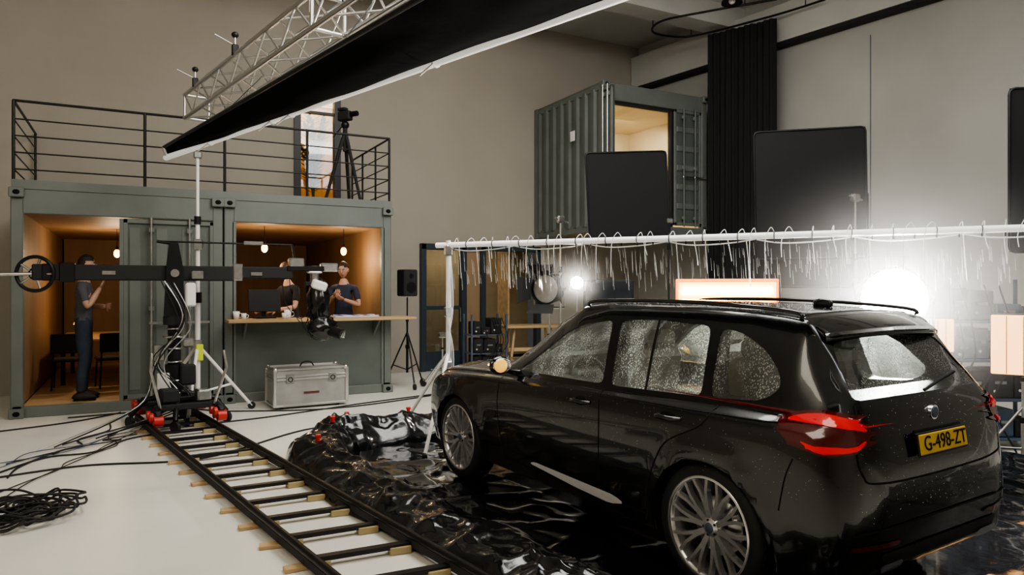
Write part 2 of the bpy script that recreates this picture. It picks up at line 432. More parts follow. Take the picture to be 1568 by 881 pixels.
# interior: meeting room
b = MB()
b.box((-.35, 14.4, .86), (1.6, 2.2, .05), M_wood2, bev=.01)
for x in (-1.05, .35):
    for y in (13.45, 15.35): b.box((x, y, .49), (.06, .06, .7), M_black)
b.obj('meeting_table')
def chair(x, y, rz, z=.14):
    b = MB()
    for sx in (-.2, .2):
        for sy in (-.2, .2): b.cyl((sx, sy, 0), (sx*.9, sy*.9, .45), .014, M_black, n=6)
        b.cyl((sx*.9, -.18, .45), (sx*.85, -.24, .85), .014, M_black, n=6)
    b.box((0, 0, .46), (.44, .44, .05), M_matte, bev=.02)
    b.box((0, -.23, .72), (.42, .04, .30), M_matte, bev=.02)
    b.obj('chair', (x, y, z), rz)
chair(-.95, 12.95, 0); chair(-.35, 12.9, .2); chair(.3, 12.9, -.2)
def desk_lamp(x, y, z):
    b = MB(); b.cyl((0, 0, 0), (0, 0, .015), .06, M_black, n=16); b.cyl((0, 0, 0), (0, 0, .2), .008, M_black)
    b.lathe([(.05, .3), (.09, .18)], (0, 0, 0), (0, 0, 1), M_warm, 20); b.obj('table_lamp', (x, y, z))
desk_lamp(-.9, 14.6, .885)
def pendant(x, y, z, ztop, e=28):
    b = MB(); b.cyl((0, 0, .1), (0, 0, ztop-z), .005, M_black, n=6); b.cyl((0, 0, .05), (0, 0, .12), .02, M_black)
    b.ell((0, 0, 0), (.05, .05, .07), M_bulb, 14); b.obj('pendant_bulb', (x, y, z))
    l = bpy.data.lights.new('pendant_glow', 'POINT'); l.energy = e; l.color = (1, .72, .45); l.shadow_soft_size = .08
    o = bpy.data.objects.new('pendant_glow', l); o.location = (x, y-.02, z-.14); COL.objects.link(o)
pendant(1.83, 12.0, 2.36, 2.72, 26); pendant(3.12, 12.0, 2.34, 2.72, 26); pendant(-.3, 13.8, 2.3, 2.72, 42)
b = MB()
b.box((0, 0, .015), (.30, .2, .03), M_black, bev=.005); b.box((0, .02, .08), (.05, .04, .14), M_black); b.box((0, 0, .27), (.50, .04, .34), M_matte, rot=(-.1, 0, 0), bev=.01)
b.obj('computer_monitor', (1.72, 11.30, 1.248), .25)
def cup(x, y, z, m=M_white, s=1):
    b = MB(); b.lathe([(.001, 0), (.03*s, 0), (.038*s, .09*s), (.034*s, .09*s), (.027*s, .01), (.001, .01)], (0, 0, 0), (0, 0, 1), m, 16)
    b.tube(crom([(.036*s, 0, .07*s), (.062*s, 0, .06*s), (.06*s, 0, .03*s), (.032*s, 0, .02*s)], 4), .005, m, 6)
    b.obj('coffee_cup', (x, y, z))
cup(1.40, 11.1, 1.248); cup(1.30, 11.15, 1.248, M_white, 1.3); cup(2.02, 11.05, 1.248, M_white, 1.5); cup(1.96, 11.0, 1.248)
b = MB()
b.sheet(lambda u, v: V((-.35+.7*u, -.16+.32*v, .03+.03*noise.noise(V((u*5, v*3, 0))))), 20, 10, mat('lilac_towel', (.35, .33, .6), .9))
b.box((0, 0, .015), (.70, .32, .03), mat('white_towel', (.7, .7, .72), .9), bev=.01)
b.obj('folded_towel', (3.05, 11.05, 1.248))

# ------------------------------------------------------------------ people
def person(name, loc, rz, H, arms, legs=None, shirt=M_tee, pants=M_jean, hair=M_hair, look=(0, 0), lean=0):
    k = H/1.8
    e = empty(name, loc, rz)
    pts = []; rad = []; edges = []; seg = []
    def ad(p, r, par=None, m=None, cut=None):
        pts.append(V(p)); rad.append(r if isinstance(r, tuple) else (r, r))
        if par is not None: edges.append((par, len(pts)-1)); seg.append((par, len(pts)-1, m, cut))
        return len(pts)-1
    L = lambda p: V((p[0], p[1]+lean*(p[2]-.95), p[2]))
    pel = ad((0, 0, .96), (.15, .11)); wai = ad(L((0, 0, 1.10)), (.13, .10), pel, shirt)
    che = ad(L((0, .01, 1.27)), (.155, .115), wai, shirt); uch = ad(L((0, 0, 1.41)), (.12, .09), che, shirt)
    nek = ad(L((0, -.005, 1.49)), .056, uch, shirt, (.75, M_skin)); hdb = ad(L((0, .02, 1.58)), .052, nek, M_skin)
    for i, sx in enumerate((-1, 1)):
        el, wp, N = arms[i]
        sh = ad(L((sx*.175, 0, 1.415)), .062, uch, shirt)
        el = L(el); wp = L(wp)
        shp = pts[sh]
        mid = ad((shp+el)/2, .05, sh, shirt); ej = ad(el, .041, mid, shirt, (.4, M_skin))
        fm = ad((el*.65+wp*.35), .04, ej, M_skin); wj = ad(wp, .027, fm, M_skin)
    lg = legs or [((-.10, .02, .49), (-.11, -.02, .09)), ((.10, .02, .49), (.11, -.02, .09))]
    for i, sx in enumerate((-1, 1)):
        kn, an = V(lg[i][0]), V(lg[i][1])
        hp = ad((sx*.09, 0, .87), (.09, .095), pel, pants)
        th = ad((V((sx*.09, 0, .87))+kn)/2, .085, hp, pants); kj = ad(kn, .064, th, pants)
        cf = ad(kn*.65+an*.35+V((0, -.015, 0)), .064, kj, pants); aj = ad(an, .056, cf, pants)
    me = bpy.data.meshes.new('body'); me.from_pydata([tuple(p*k) for p in pts], edges, [])
    tmp = bpy.data.objects.new('tmp', me); COL.objects.link(tmp)
    sk = tmp.modifiers.new('s', 'SKIN'); sk.use_smooth_shade = True
    sd = tmp.modifiers.new('d', 'SUBSURF'); sd.levels = 2; sd.render_levels = 2
    for i, v in enumerate(me.skin_vertices[0].data):
        v.radius = (rad[i][0]*k, rad[i][1]*k); v.use_root = (i == 0)
    bpy.context.view_layer.update()
    m2 = bpy.data.meshes.new_from_object(tmp.evaluated_get(bpy.context.evaluated_depsgraph_get()))
    bpy.data.objects.remove(tmp)
    ms = [shirt, pants, M_skin, M_shoe]; m2.materials.clear()
    for m in ms: m2.materials.append(m)
    for f in m2.polygons:
        c = f.center/k; best = 9; bm_ = shirt
        if c.z < .93 and abs(c.x) < .2: cand = [s for s in seg if s[2] in (pants, M_shoe)]
        else: cand = seg
        for (a, d_, m, cut) in cand:
            A = pts[a]; D = pts[d_]-A; t = max(0, min(1, (c-A).dot(D)/D.length_squared))
            dist = (c-(A+D*t)).length-.5*max(rad[a][0], rad[d_][0])
            if dist < best: best = dist; bm_ = cut[1] if (cut and t > cut[0]) else m
        f.material_index = ms.index(bm_); f.use_smooth = True
    for v in m2.vertices:
        if v.co.z/k < 1.4:
            n_ = noise.noise(v.co*9)*.006+noise.noise(v.co*22)*.003
            v.co += v.normal*n_
        if v.co.z < .012*k: v.co.z = .004
    o = bpy.data.objects.new('body', m2); COL.objects.link(o); o.parent = e
    b = MB()
    for i, sx in enumerate((-1, 1)):
        an = V(lg[i][1]); cx_ = an.x+sx*.008
        def shoe(p):
            q = p.copy()
            if q.z < 0: q.z *= .5
            if q.y > 0: q.z *= (1-.45*q.y)
            return q
        b.ell((cx_*k, (an.y+.045)*k, .040*k), (.047*k, .140*k, .075*k), M_shoe, 20, fn=shoe)
        b.box((cx_*k, (an.y+.045)*k, .010*k), (.078*k, .25*k, .018*k), M_line, bev=.01*k)
    hc = (L((0, .02, 1.58))+V((0, .015, .11)))*k
    Rh = Matrix.Rotation(look[0], 3, 'Z') @ Matrix.Rotation(look[1], 3, 'X')
    def hf(p):
        q = p.copy()
        if q.z < 0: q.x *= 1+.28*q.z; q.y = q.y*(1+.15*q.z)+.06*(-q.z)
        if q.y > .6: q.y = .6+(q.y-.6)*.75
        return q
    b.ell(hc, (.076*k, .098*k, .122*k), M_skin, 24, Rh, fn=hf)
    g = lambda x, y, z: hc+Rh @ V((x*k, y*k, z*k))
    b.tube([g(0, .085, .025), g(0, .105, -.012), g(0, .088, -.03)], [.008*k, .015*k, .009*k], M_skin, 8)
    for sx in (-1, 1):
        b.ell(g(sx*.03, .079, .012), (.013*k, .009*k, .008*k), M_eye, 10, Rh); b.ell(g(sx*.03, .087, .012), (.006*k, .004*k, .006*k), M_line, 8, Rh)
        b.tube([g(sx*.015, .09, .032), g(sx*.048, .08, .034)], .004*k, hair, 6)
        b.ell(g(sx*.077, -.005, .0), (.011*k, .02*k, .032*k), M_skin, 10, Rh)
    b.tube([g(-.024, .079, -.055), g(0, .087, -.054), g(.024, .079, -.055)], [.003*k, .007*k, .003*k], M_lip, 6)
    b.ell(g(0, -.008, .012), (.086*k, .104*k, .126*k), hair, 24, Rh, filt=lambda p: (p.z > .45 and p.y < .75) or (p.y < -.05 and p.z > -.45))
    for i, sx in enumerate((-1, 1)):
        el, wp, N = arms[i]; el = L(el); wp = L(wp); N = V(N).normalized()
        D = (wp-el).normalized(); N = (N-D*N.dot(D)).normalized(); S = D.cross(N)*1.0
        R = Matrix((S, D, N)).transposed()
        b.ell((wp+D*.05)*k, (.041*k, .055*k, .016*k), M_skin, 12, R)
        for j, (o_, ln) in enumerate(((-.03, .062), (-.01, .078), (.011, .073), (.031, .056))):
            p0 = wp+D*.088+S*o_; p1 = p0+(D*.9+N*.3)*ln*.45; p2 = p1+(D*.5+N*.8)*ln*.32; p3 = p2+(D*.1+N)*ln*.25
            b.tube([q*k for q in (wp+D*.05+S*o_*.9, p0, p1, p2, p3)], [.010*k, .0095*k, .009*k, .008*k, .006*k], M_skin, 7)
        t0 = wp+D*.02-S*.03*sx; t1 = t0+(D*.5-S*.6*sx+N*.3).normalized()*.04; t2 = t1+(D*.8-S*.1*sx+N*.4).normalized()*.035
        b.tube([q*k for q in (t0, t1, t2)], [.013*k, .011*k, .008*k], M_skin, 7)
    b.obj('head_and_hands', parent=e)
    return e
person('standing_man', (-.66, 11.62, .14), radians(-95), 2.02,
       [((-.24, .06, 1.16), (-.03, .24, 1.17), (1, 0, 0)), ((.23, .07, 1.16), (.06, .19, 1.41), (-.3, -1, .5))], shirt=M_tee, look=(0, -.05))
person('bartender', (3.07, 11.80, .16), radians(150), 1.97,
       [((-.26, .08, 1.15), (-.08, .30, 1.25), (.5, 0, 1)), ((.26, .08, 1.15), (.06, .30, 1.30), (-.5, 0, 1))], shirt=M_navy, look=(0, -.2))
person('bar_customer', (2.25, 11.95, .16), radians(120), 1.95,
       [((-.24, .12, 1.15), (-.10, .36, 1.10), (.3, 0, -1)), ((.27, .12, 1.18), (.18, .40, 1.12), (-.3, 0, -1))], shirt=M_tee2, hair=M_hair2, look=(0, -.35), lean=.12)

# ------------------------------------------------------------------ tripod camera on balcony
def tripod(b, c, h, spread, m, r=.018):
    c = V(c)
    for i in range(3):
        a = 2*pi*i/3+.5
        b.tube([c+V((0, 0, h)), c+V((cos(a)*spread*.5, sin(a)*spread*.5, h*.5)), c+V((cos(a)*spread, sin(a)*spread, 0))], [r*1.4, r*1.2, r], m, 6)
    b.cyl(c+V((0, 0, h-.35)), c+V((0, 0, h+.08)), r*1.5, m)
b = MB(); tripod(b, (0, 0, 0), 1.35, .38, M_matte, .025)
b.ell((0, 0, 1.45), (.07, .07, .07), M_black); b.box((0, 0, 1.6), (.12, .26, .16), M_matte, bev=.02); b.cyl((0, -.13, 1.62), (0, -.26, 1.62), .045, M_black, n=16); b.box((0, .05, 1.72), (.1, .16, .05), M_matte, bev=.01)
b.cyl((0, .05, 1.45), (.1, .35, 1.3), .01, M_black)
b.obj('camera_tripod', (3.12, 11.9, 3.03), .6)

# ------------------------------------------------------------------ truss
b = MB()
A = V((.72, 10.46, 4.0)); B = V((2.30, 2.2, 4.0)); dd = (B-A); L = dd.length; u = dd/L; s_ = V((-u.y, u.x, 0)); up = V((0, 0, 1)); w = .31
cor = [(-1, 0), (1, 0), (1, 1), (-1, 1)]
C = [[A+s_*w/2*a+up*w*c_, B+s_*w/2*a+up*w*c_] for a, c_ in cor]
for p, q in C: b.cyl(p, q, .026, M_alu, n=10)
n = 22
for i in range(n+1):
    t = i/n
    for k in range(4):
        p = C[k][0].lerp(C[k][1], t); q = C[(k+1) % 4][0].lerp(C[(k+1) % 4][1], t)
        if i % 11 == 0: b.cyl(p, q, .02, M_alu, n=6)
        if i < n:
            q2 = C[(k+1) % 4][0].lerp(C[(k+1) % 4][1], (i+1)/n); p2 = C[k][0].lerp(C[k][1], (i+1)/n)
            if i % 2 == 0: b.cyl(p, q2, .012, M_alu, n=6)
            else: b.cyl(q, p2, .012, M_alu, n=6)
for t in (.06, .25, .5, .62, .8):
    p = A.lerp(B, t)+up*w
    sd_ = s_*(w/2 if t > .3 else -w/2)
    b.box(p+sd_+up*.05, (.07, .07, .12), M_black, bev=.01); b.cyl(p+sd_+up*.1, p+sd_+up*.20, .012, M_steel); b.ell(p+sd_+up*.22, (.04, .04, .035), M_black, 10)
    b.cyl(p+sd_+up*.1, p+sd_*2.4+up*.18, .006, M_steel, n=6)
for t in (.45, .95):
    p = A.lerp(B, t)+up*w; b.cyl(p, V((p.x, p.y, CH-.01)), .006, M_steel, n=5)
b.obj('lighting_truss')

# overhead black cloth frame
b = MB()
T = V((.365, 10.45, 3.46)); E = V((2.53, 3.46, 3.46))
dE = (E-T)
Eb = T+dE*1.35
T2 = T+V((-.05, -.05, .12)); E2 = V((1.56, 3.99, 3.50)); E2b = T2+(E2-T2)*1.35
def clothf(u, v):
    a = T.lerp(Eb, u); c_ = T2.lerp(E2b, u); p = a.lerp(c_, v)
    p.z += -.10*sin(pi*v)*sin(pi*min(1, u*1.2))+.02*noise.noise(V((u*14, v*4, 1)))
    return p
b.sheet(clothf, 80, 14, M_cloth)
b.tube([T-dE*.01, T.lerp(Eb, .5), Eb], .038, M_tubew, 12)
b.tube([T2, E2b], .02, M_black, 8); b.cyl(Eb, E2b, .03, M_alu); b.cyl(T, T2, .03, M_alu)
for t in (.14, .30, .34, .57):
    p = T.lerp(Eb, t); b.ring(p, dE, .042, .008, M_white, 12, 6)
    b.cyl(p, p+V((-.15, -.05, -.14)), .008, M_white, n=6)
for t in (.3, .6, .9):
    p = T2.lerp(E2b, t); q = A.lerp(B, t); b.cyl(p, q, .005, M_black, n=5)
b.obj('overhead_butterfly_flag')

# ------------------------------------------------------------------ dolly track
b = MB()
R0 = [V((.0, 10.15, 0)), V((1.10, 3.25, 0))]; R1 = [V((.66, 10.25, 0)), V((1.78, 3.2, 0))]
for p, q in (R0, R1):
    b.cyl(p+V((0, 0, .095)), q+V((0, 0, .095)), .027, M_black, n=12)
    b.box(((p+q)/2+V((0, 0, .06))), (.055, (q-p).length, .05), M_matte, rot=(0, 0, atan2(-(q-p).x, (q-p).y)))
n = 15
for i in range(n):
    t = (i+.5)/n; p = R0[0].lerp(R0[1], t); q = R1[0].lerp(R1[1], t); d_ = (q-p).normalized()
    an = atan2(d_.y, d_.x)
    b.box((p+q)/2+V((0, 0, .05)), ((q-p).length+.05, .055, .03), M_black, rot=(0, 0, an))
    b.box(p-d_*.06+V((0, 0, .014)), (.15, .075, .026), M_wood2, rot=(0, 0, an+random.uniform(-.2, .2)), bev=.003)
    b.box(q-d_*.09+V((0, 0, .025)), (.14, .085, .048), M_sole, rot=(0, 0, an+random.uniform(-.1, .1)), bev=.004)
    b.box(p+d_*.09+V((0, 0, .02)), (.10, .075, .035), M_sole, rot=(0, 0, an), bev=.004)
b.obj('dolly_track')

# ------------------------------------------------------------------ camera crane
b = MB()
ra = radians(9)
b.M = Matrix.Translation((.47, 9.75, 0)) @ Matrix.Rotation(ra, 4, 'Z')
for sx in (-.35, .35):
    b.box((sx, 0, .24), (.07, 1.15, .08), M_black, bev=.01)
    for sy in (-.5, .5):
        b.box((sx, sy, .22), (.10, .24, .10), M_black, bev=.03)
        for o_ in (-.09, .09):
            b.cyl((sx-.05, sy+o_, .17), (sx+.05, sy+o_, .17), .065, M_redp, n=18)
            b.cyl((sx-.055, sy+o_, .17), (sx+.055, sy+o_, .17), .025, M_steel, n=10)
            b.cyl((sx-.09, sy+o_, .22), (sx-.055, sy+o_, .22), .055, M_redp, n=18)
for sy in (-.4, 0, .4): b.box((0, sy, .29), (.72, .09, .07), M_matte, bev=.01)
b.box((0, 0, .36), (.5, .5, .05), M_black, bev=.01)
b.box((-.18, -.3, .42), (.2, .22, .16), M_matte, bev=.02); b.box((.2, -.32, .40), (.16, .2, .14), M_steel, bev=.02)
for sx in (-1, 1): b.tube([(sx*.3, -.45, .3), (sx*.42, -.55, .75), (sx*.40, -.5, .95)], .018, M_steel, 8)
b.M = Matrix.Translation((.47, 9.75, 0)) @ Matrix.Rotation(ra+.5, 4, 'Z')
for a in range(4):
    an = a*pi/2+pi/4
    b.tube([(0, 0, .42), (cos(an)*.4, sin(an)*.4, .32), (cos(an)*.55, sin(an)*.55, .14)], [.04, .035, .03], M_black, 8)
    b.cyl((cos(an)*.55-.02, sin(an)*.55, .07), (cos(an)*.55+.02, sin(an)*.55, .07), .07, M_rubber, n=16)
b.M = Matrix.Translation((.42, 9.9, 0))
b.cyl((0, 0, .35), (0, 0, .75), .11, M_black, n=20); b.cyl((0, 0, .75), (0, 0, 1.25), .075, M_black, n=20)
b.cyl((0, 0, 1.25), (0, 0, 1.36), .13, M_matte, n=24); b.ring((0, 0, 1.1), (0, 0, 1), .12, .015, M_steel)
for z in (.55, .78, .95, 1.2): b.ring((0, 0, z), (0, 0, 1), .115 if z < .76 else .08, .012, M_steel)
b.box((.15, -.10, .62), (.18, .10, .26), M_matte, bev=.02); b.box((-.17, .02, .9), (.12, .12, .2), M_steel, bev=.01)
b.box((-.13, -.08, .55), (.14, .1, .2), M_white, bev=.01); b.box((.16, -.04, 1.02), (.14, .1, .12), M_steel, bev=.02)
for sy in (-.11, .11):
    b.prism([(-.12, sy, 1.36), (.12, sy, 1.36), (.09, sy, 2.0), (.04, sy, 2.28), (-.06, sy, 2.28), (-.09, sy, 2.0)], (0, .025, 0), M_black)
b.cyl((0, -.14, 1.9), (0, .16, 1.9), .05, M_steel, n=16)
b.box((-.35, 0, 1.9), (2.3, .13, .19), M_matte, bev=.015); b.box((1.05, 0, 1.915), (.8, .11, .16), M_matte, bev=.015)
b.box((.75, 0, 1.92), (.12, .15, .22), M_steel, bev=.01); b.box((-1.35, 0, 1.9), (.10, .15, .2), M_black, bev=.01)
for x_ in (-.72, .98): b.box((x_, -.068, 1.9), (.14, .004, .045), M_steel)
b.cyl((-.2, 0, 2.3), (1.45, 0, 2.3), .012, M_black); b.cyl((-.2, 0, 2.3), (-.05, 0, 2.28), .02, M_black); b.cyl((1.45, 0, 2.3), (1.5, 0, 2.0), .014, M_black)
b.box((.95, 0, 2.31), (.25, .04, .05), M_steel, bev=.008)
b.ring((-1.47, -.02, 1.88), (.35, 1, 0), .20, .022, M_black); b.ring((-1.47, -.02, 1.88), (.35, 1, 0), .06, .015, M_black)
for a in range(5):
    an = 2*pi*a/5; x_ = cos(an)*.19; b.cyl((-1.47, -.02, 1.88), (-1.47+x_*.94, -.02-x_*.33, 1.88+sin(an)*.19), .014, M_steel, n=6)
b.cyl((-1.5, 0, 1.88), (-1.85, 0, 1.87), .022, M_steel); b.ell((-1.87, 0, 1.87), (.06, .035, .035), M_white)
b.box((-1.15, 0, 1.9), (.16, .16, .23), M_black, bev=.01)
b.box((.18, -.12, 1.63), (.12, .05, .3), M_white, bev=.02); b.box((.26, -.13, 1.88), (.14, .06, .1), M_steel, bev=.01)
b.box((1.62, 0, 1.98), (.5, .14, .07), M_black, bev=.01); b.box((1.5, 0, 2.06), (.2, .16, .12), M_steel, bev=.015)
b.cyl((1.75, 0, 2.02), (1.75, 0, 1.80), .06, M_steel, n=18); b.ring((1.75, 0, 1.93), (0, 0, 1), .09, .015, M_white)
b.box((1.95, 0, 2.0), (.25, .10, .12), M_steel, bev=.02)
b.box((1.75, 0, 1.77), (.26, .10, .06), M_matte, bev=.01); b.box((1.86, 0, 1.5), (.05, .1, .55), M_matte, bev=.01)
def bag(p):
    return p*(1+.22*noise.noise(p*3.1)+.1*noise.noise(p*7))
b.ell((1.80, -.02, 1.50), (.15, .17, .34), M_plast, 28, fn=bag); b.ell((1.84, -.06, 1.16), (.20, .17, .17), M_plast, 28, fn=bag)
b.cyl((1.90, -.12, 1.14), (2.05, -.3, 1.08), .075, M_black, n=20); b.cyl((2.05, -.3, 1.08), (2.06, -.315, 1.077), .065, M_wglass, n=20)
b.box((1.78, -.15, 1.75), (.2, .12, .12), M_white, rot=(.2, .3, .1), bev=.02)
for i in range(7):
    x0 = -.1+random.uniform(-.1, .1)
    P = crom([(x0, -.1, 1.8), (x0+.2, -.18, 1.3+random.uniform(-.2, .2)), (x0-.1, -.2, .8), (x0+random.uniform(-.3, .3), -.35, .3), (x0-.5-i*.12, -.5-.1*i, .02)], 8)
    b.tube(P, .008, M_black if i % 3 else M_steel, 6)
for i in range(4):
    P = crom([(1.3+.1*i, -.06, 1.85), (1.35+.1*i, -.1, 1.5-.1*i), (1.55+.05*i, -.1, 1.3-.08*i), (1.7, -.1, 1.55)], 8); b.tube(P, .006, M_black, 6)
b.obj('camera_crane')

def stand(b, h, m=M_alu, spread=.5, wheels=False, r=.017, a0=.3):
    b.cyl((0, 0, .25), (0, 0, h*.45), r*1.25, m, n=10); b.cyl((0, 0, h*.4), (0, 0, h*.75), r, m, n=10); b.cyl((0, 0, h*.7), (0, 0, h), r*.75, m, n=10)
    b.cyl((0, 0, h*.43), (0, 0, h*.47), r*2, M_black, n=10); b.cyl((0, 0, h*.73), (0, 0, h*.76), r*1.6, M_black, n=10)
    for i in range(3):
        a = a0+2*pi*i/3; x = cos(a); y = sin(a)
        b.cyl((0, 0, .95 if h > 1.5 else h*.55), (x*spread, y*spread, .05), r*.8, m, n=8)
        b.cyl((0, 0, .3), (x*spread*.6, y*spread*.6, .38 if h > 1.5 else .3), r*.6, m, n=6)
        if wheels: b.cyl((x*spread-y*.02, y*spread+x*.02, .05), (x*spread+y*.02, y*spread-x*.02, .05), .05, M_rubber, n=14); b.cyl((x*spread, y*spread, .05), (x*spread, y*spread, .12), .012, M_steel)
        else: b.ell((x*spread, y*spread, .03), (.03, .03, .03), M_rubber, 8)
b = MB(); stand(b, 3.52, M_white, .75, True, .028)
b.box((0, 0, 3.5), (.1, .1, .08), M_steel, bev=.01); b.box((0, -.03, 2.3), (.13, .1, .14), M_steel, bev=.02); b.box((0, 0, .95), (.1, .1, .14), M_steel, bev=.02)
b.box((.02, -.06, .85), (.09, .02, .22), M_yel, bev=.008)
b.obj('light_stand', (.72, 10.35, 0))

# flight case
b = MB()
b.box((0, 0, .30), (1.02, .55, .50), M_caseg, bev=.01)
for sx in (-1, 1):
    for sy in (-1, 1): b.box((sx*.51, sy*.275, .30), (.05, .05, .52), M_alu, bev=.008)
for z in (.05, .42, .46, .56):
    for sy in (-1, 1): b.box((0, sy*.277, z), (1.04, .035, .03), M_alu, bev=.006)
    for sx in (-1, 1): b.box((sx*.512, 0, z), (.035, .56, .03), M_alu, bev=.006)
for x in (-.3, .3): b.box((x, -.29, .43), (.12, .02, .12), M_steel, bev=.008); b.ring((x, -.305, .42), (0, 1, 0), .03, .006, M_black, 14, 6)
for sx in (-1, 1):
    for sy in (-1, 1):
        b.ell((sx*.5, sy*.265, .555), (.04, .04, .04), M_alu, 10)
        b.cyl((sx*.4-.02, sy*.2, .03), (sx*.4+.02, sy*.2, .03), .03, M_rubber, n=12)
b.box((0, -.28, .22), (.22, .01, .03), M_redd, bev=0); b.tube(crom([(-.1, 0, .57), (-.05, 0, .63), (.05, 0, .63), (.1, 0, .57)], 4), .01, M_black, 6)
b.obj('flight_case', (2.2, 10.55, 0), radians(2))

# cables
b = MB(); random.seed(11)
for i in range(18):
    c = V((-.75+random.uniform(-.2, .2), 6.35+random.uniform(-.22, .22), .02)); r0 = random.uniform(.12, .3)
    P = [c+V((cos(a*2*pi/10)*r0*random.uniform(.7, 1.3), sin(a*2*pi/10)*r0*random.uniform(.6, 1.2), random.uniform(0, .09))) for a in range(10)]
    b.tube(crom(P, 5, True), .009, M_rubber, 6, closed=True)
b.obj('cable_pile')
b = MB()
st = [(.1, 9.6), (-.1, 9.8), (.0, 9.3), (-.3, 10.2), (.1, 9.9), (-.2, 9.5), (.2, 9.2)]
for i, (x, y) in enumerate(st):
    ex = -1.6+random.uniform(-.8, .9); ey = 6.9+random.uniform(-.5, 1.6)
    P = [V((x, y, .012))]
    for j in range(1, 6):
        t = j/6; P.append(V((x+(ex-x)*t+random.uniform(-.22, .22), y+(ey-y)*t+random.uniform(-.18, .18), .012+.006*(i % 3))))
    P.append(V((ex, ey, .012)))
    b.tube(crom(P, 8), random.choice([.005, .007, .009]), M_bluec if i % 4 == 1 else M_rubber, 6)
for P in ([(-1.6, 7.6, .01), (-.5, 7.9, .01), (.6, 7.7, .01), (1.9, 8.7, .01), (3.2, 8.6, .01)], [(.8, 9.6, .01), (1.6, 9.75, .01), (3.2, 10.3, .01), (5.5, 10.9, .01)], [(-.8, 10.9, .01), (.5, 10.95, .01), (1.2, 10.4, .01), (2.6, 10.0, .01), (4.5, 10.6, .01)], [(-1.6, 10.2, .01), (-.8, 10.5, .01), (-.3, 10.9, .01), (-.2, 11.05, .01)]):
    b.tube(crom(P, 10), .010, M_rubber, 6)
b.obj('floor_cables')

# ------------------------------------------------------------------ rain pool
b = MB()
b.M = Matrix.Translation((1.75, 7.35, 0)) @ Matrix.Rotation(radians(7), 4, 'Z')
def fl(u, v):
    x = 5.8*u; y = -7.6*v
    z = .012+.022*max(0, 1-abs(noise.noise(V((x*.9+3, y*1.7, 2))))*8)+.012*max(0, 1-abs(noise.noise(V((x*2.9+3, y*2.1, 7))))*7)
    if x > .9 and x < 3.3 and y < -.3: z = .006+(z-.012)*.35
    return V((x, y, z))
b.sheet(fl, 150, 190, M_wet)
b.obj('pool_floor_sheet')
b = MB()
path = crom([(3.3, 7.75, 0), (2.7, 7.62, 0), (2.1, 7.55, 0), (1.75, 7.35, 0), (1.55, 6.75, 0), (1.62, 6.0, 0), (1.80, 5.0, 0), (2.02, 4.0, 0), (2.22, 3.0, 0), (2.50, 1.5, 0)], 26)
N = len(path)
def ridge(p): return 1-min(1, abs(noise.noise(p))*2.6)
def berm(u, v):
    f = u*(N-1); i = min(int(f), N-2); p = path[i].lerp(path[i+1], f-i)
    t = (path[min(i+1, N-1)]-path[i]).normalized(); nr_ = V((t.y, -t.x, 0))
    wd = .62*(1+.22*noise.noise(V((u*9, 0, 3))))
    w_ = (v-.5)*wd
    prof = max(0, 1-abs(2*v-1)**2.2)**.8
    k0 = max(0, 1-abs(u-.28)*2.2)
    hh = (.13+.20*k0)*(1+.25*noise.noise(V((u*14, 2, 0))))
    q = p+nr_*w_
    s1 = V((q.x*2.2, q.y*2.2, v*1.2))
    cr = (ridge(s1)*.07+ridge(s1*2.1)*.035+ridge(s1*4.3)*.012-.05)*(.6+.4*k0)
    z = .012+prof*(hh+cr)
    q += nr_*(noise.noise(s1*1.5+V((5, 5, 5)))*.10*(prof+.15))+t*(noise.noise(s1+V((9, 1, 5)))*.05)
    return V((q.x, q.y, max(.010, z)))
b.sheet(berm, 460, 48, M_plast)
for u_ in (.10, .24, .32, .44):
    p = berm(u_, .5); b.cyl(p, p+V((0, 0, .05)), .02, M_redp, n=8); b.box(p+V((0, 0, .05)), (.05, .03, .03), M_redp, bev=.005)
b.obj('pool_edge_liner')

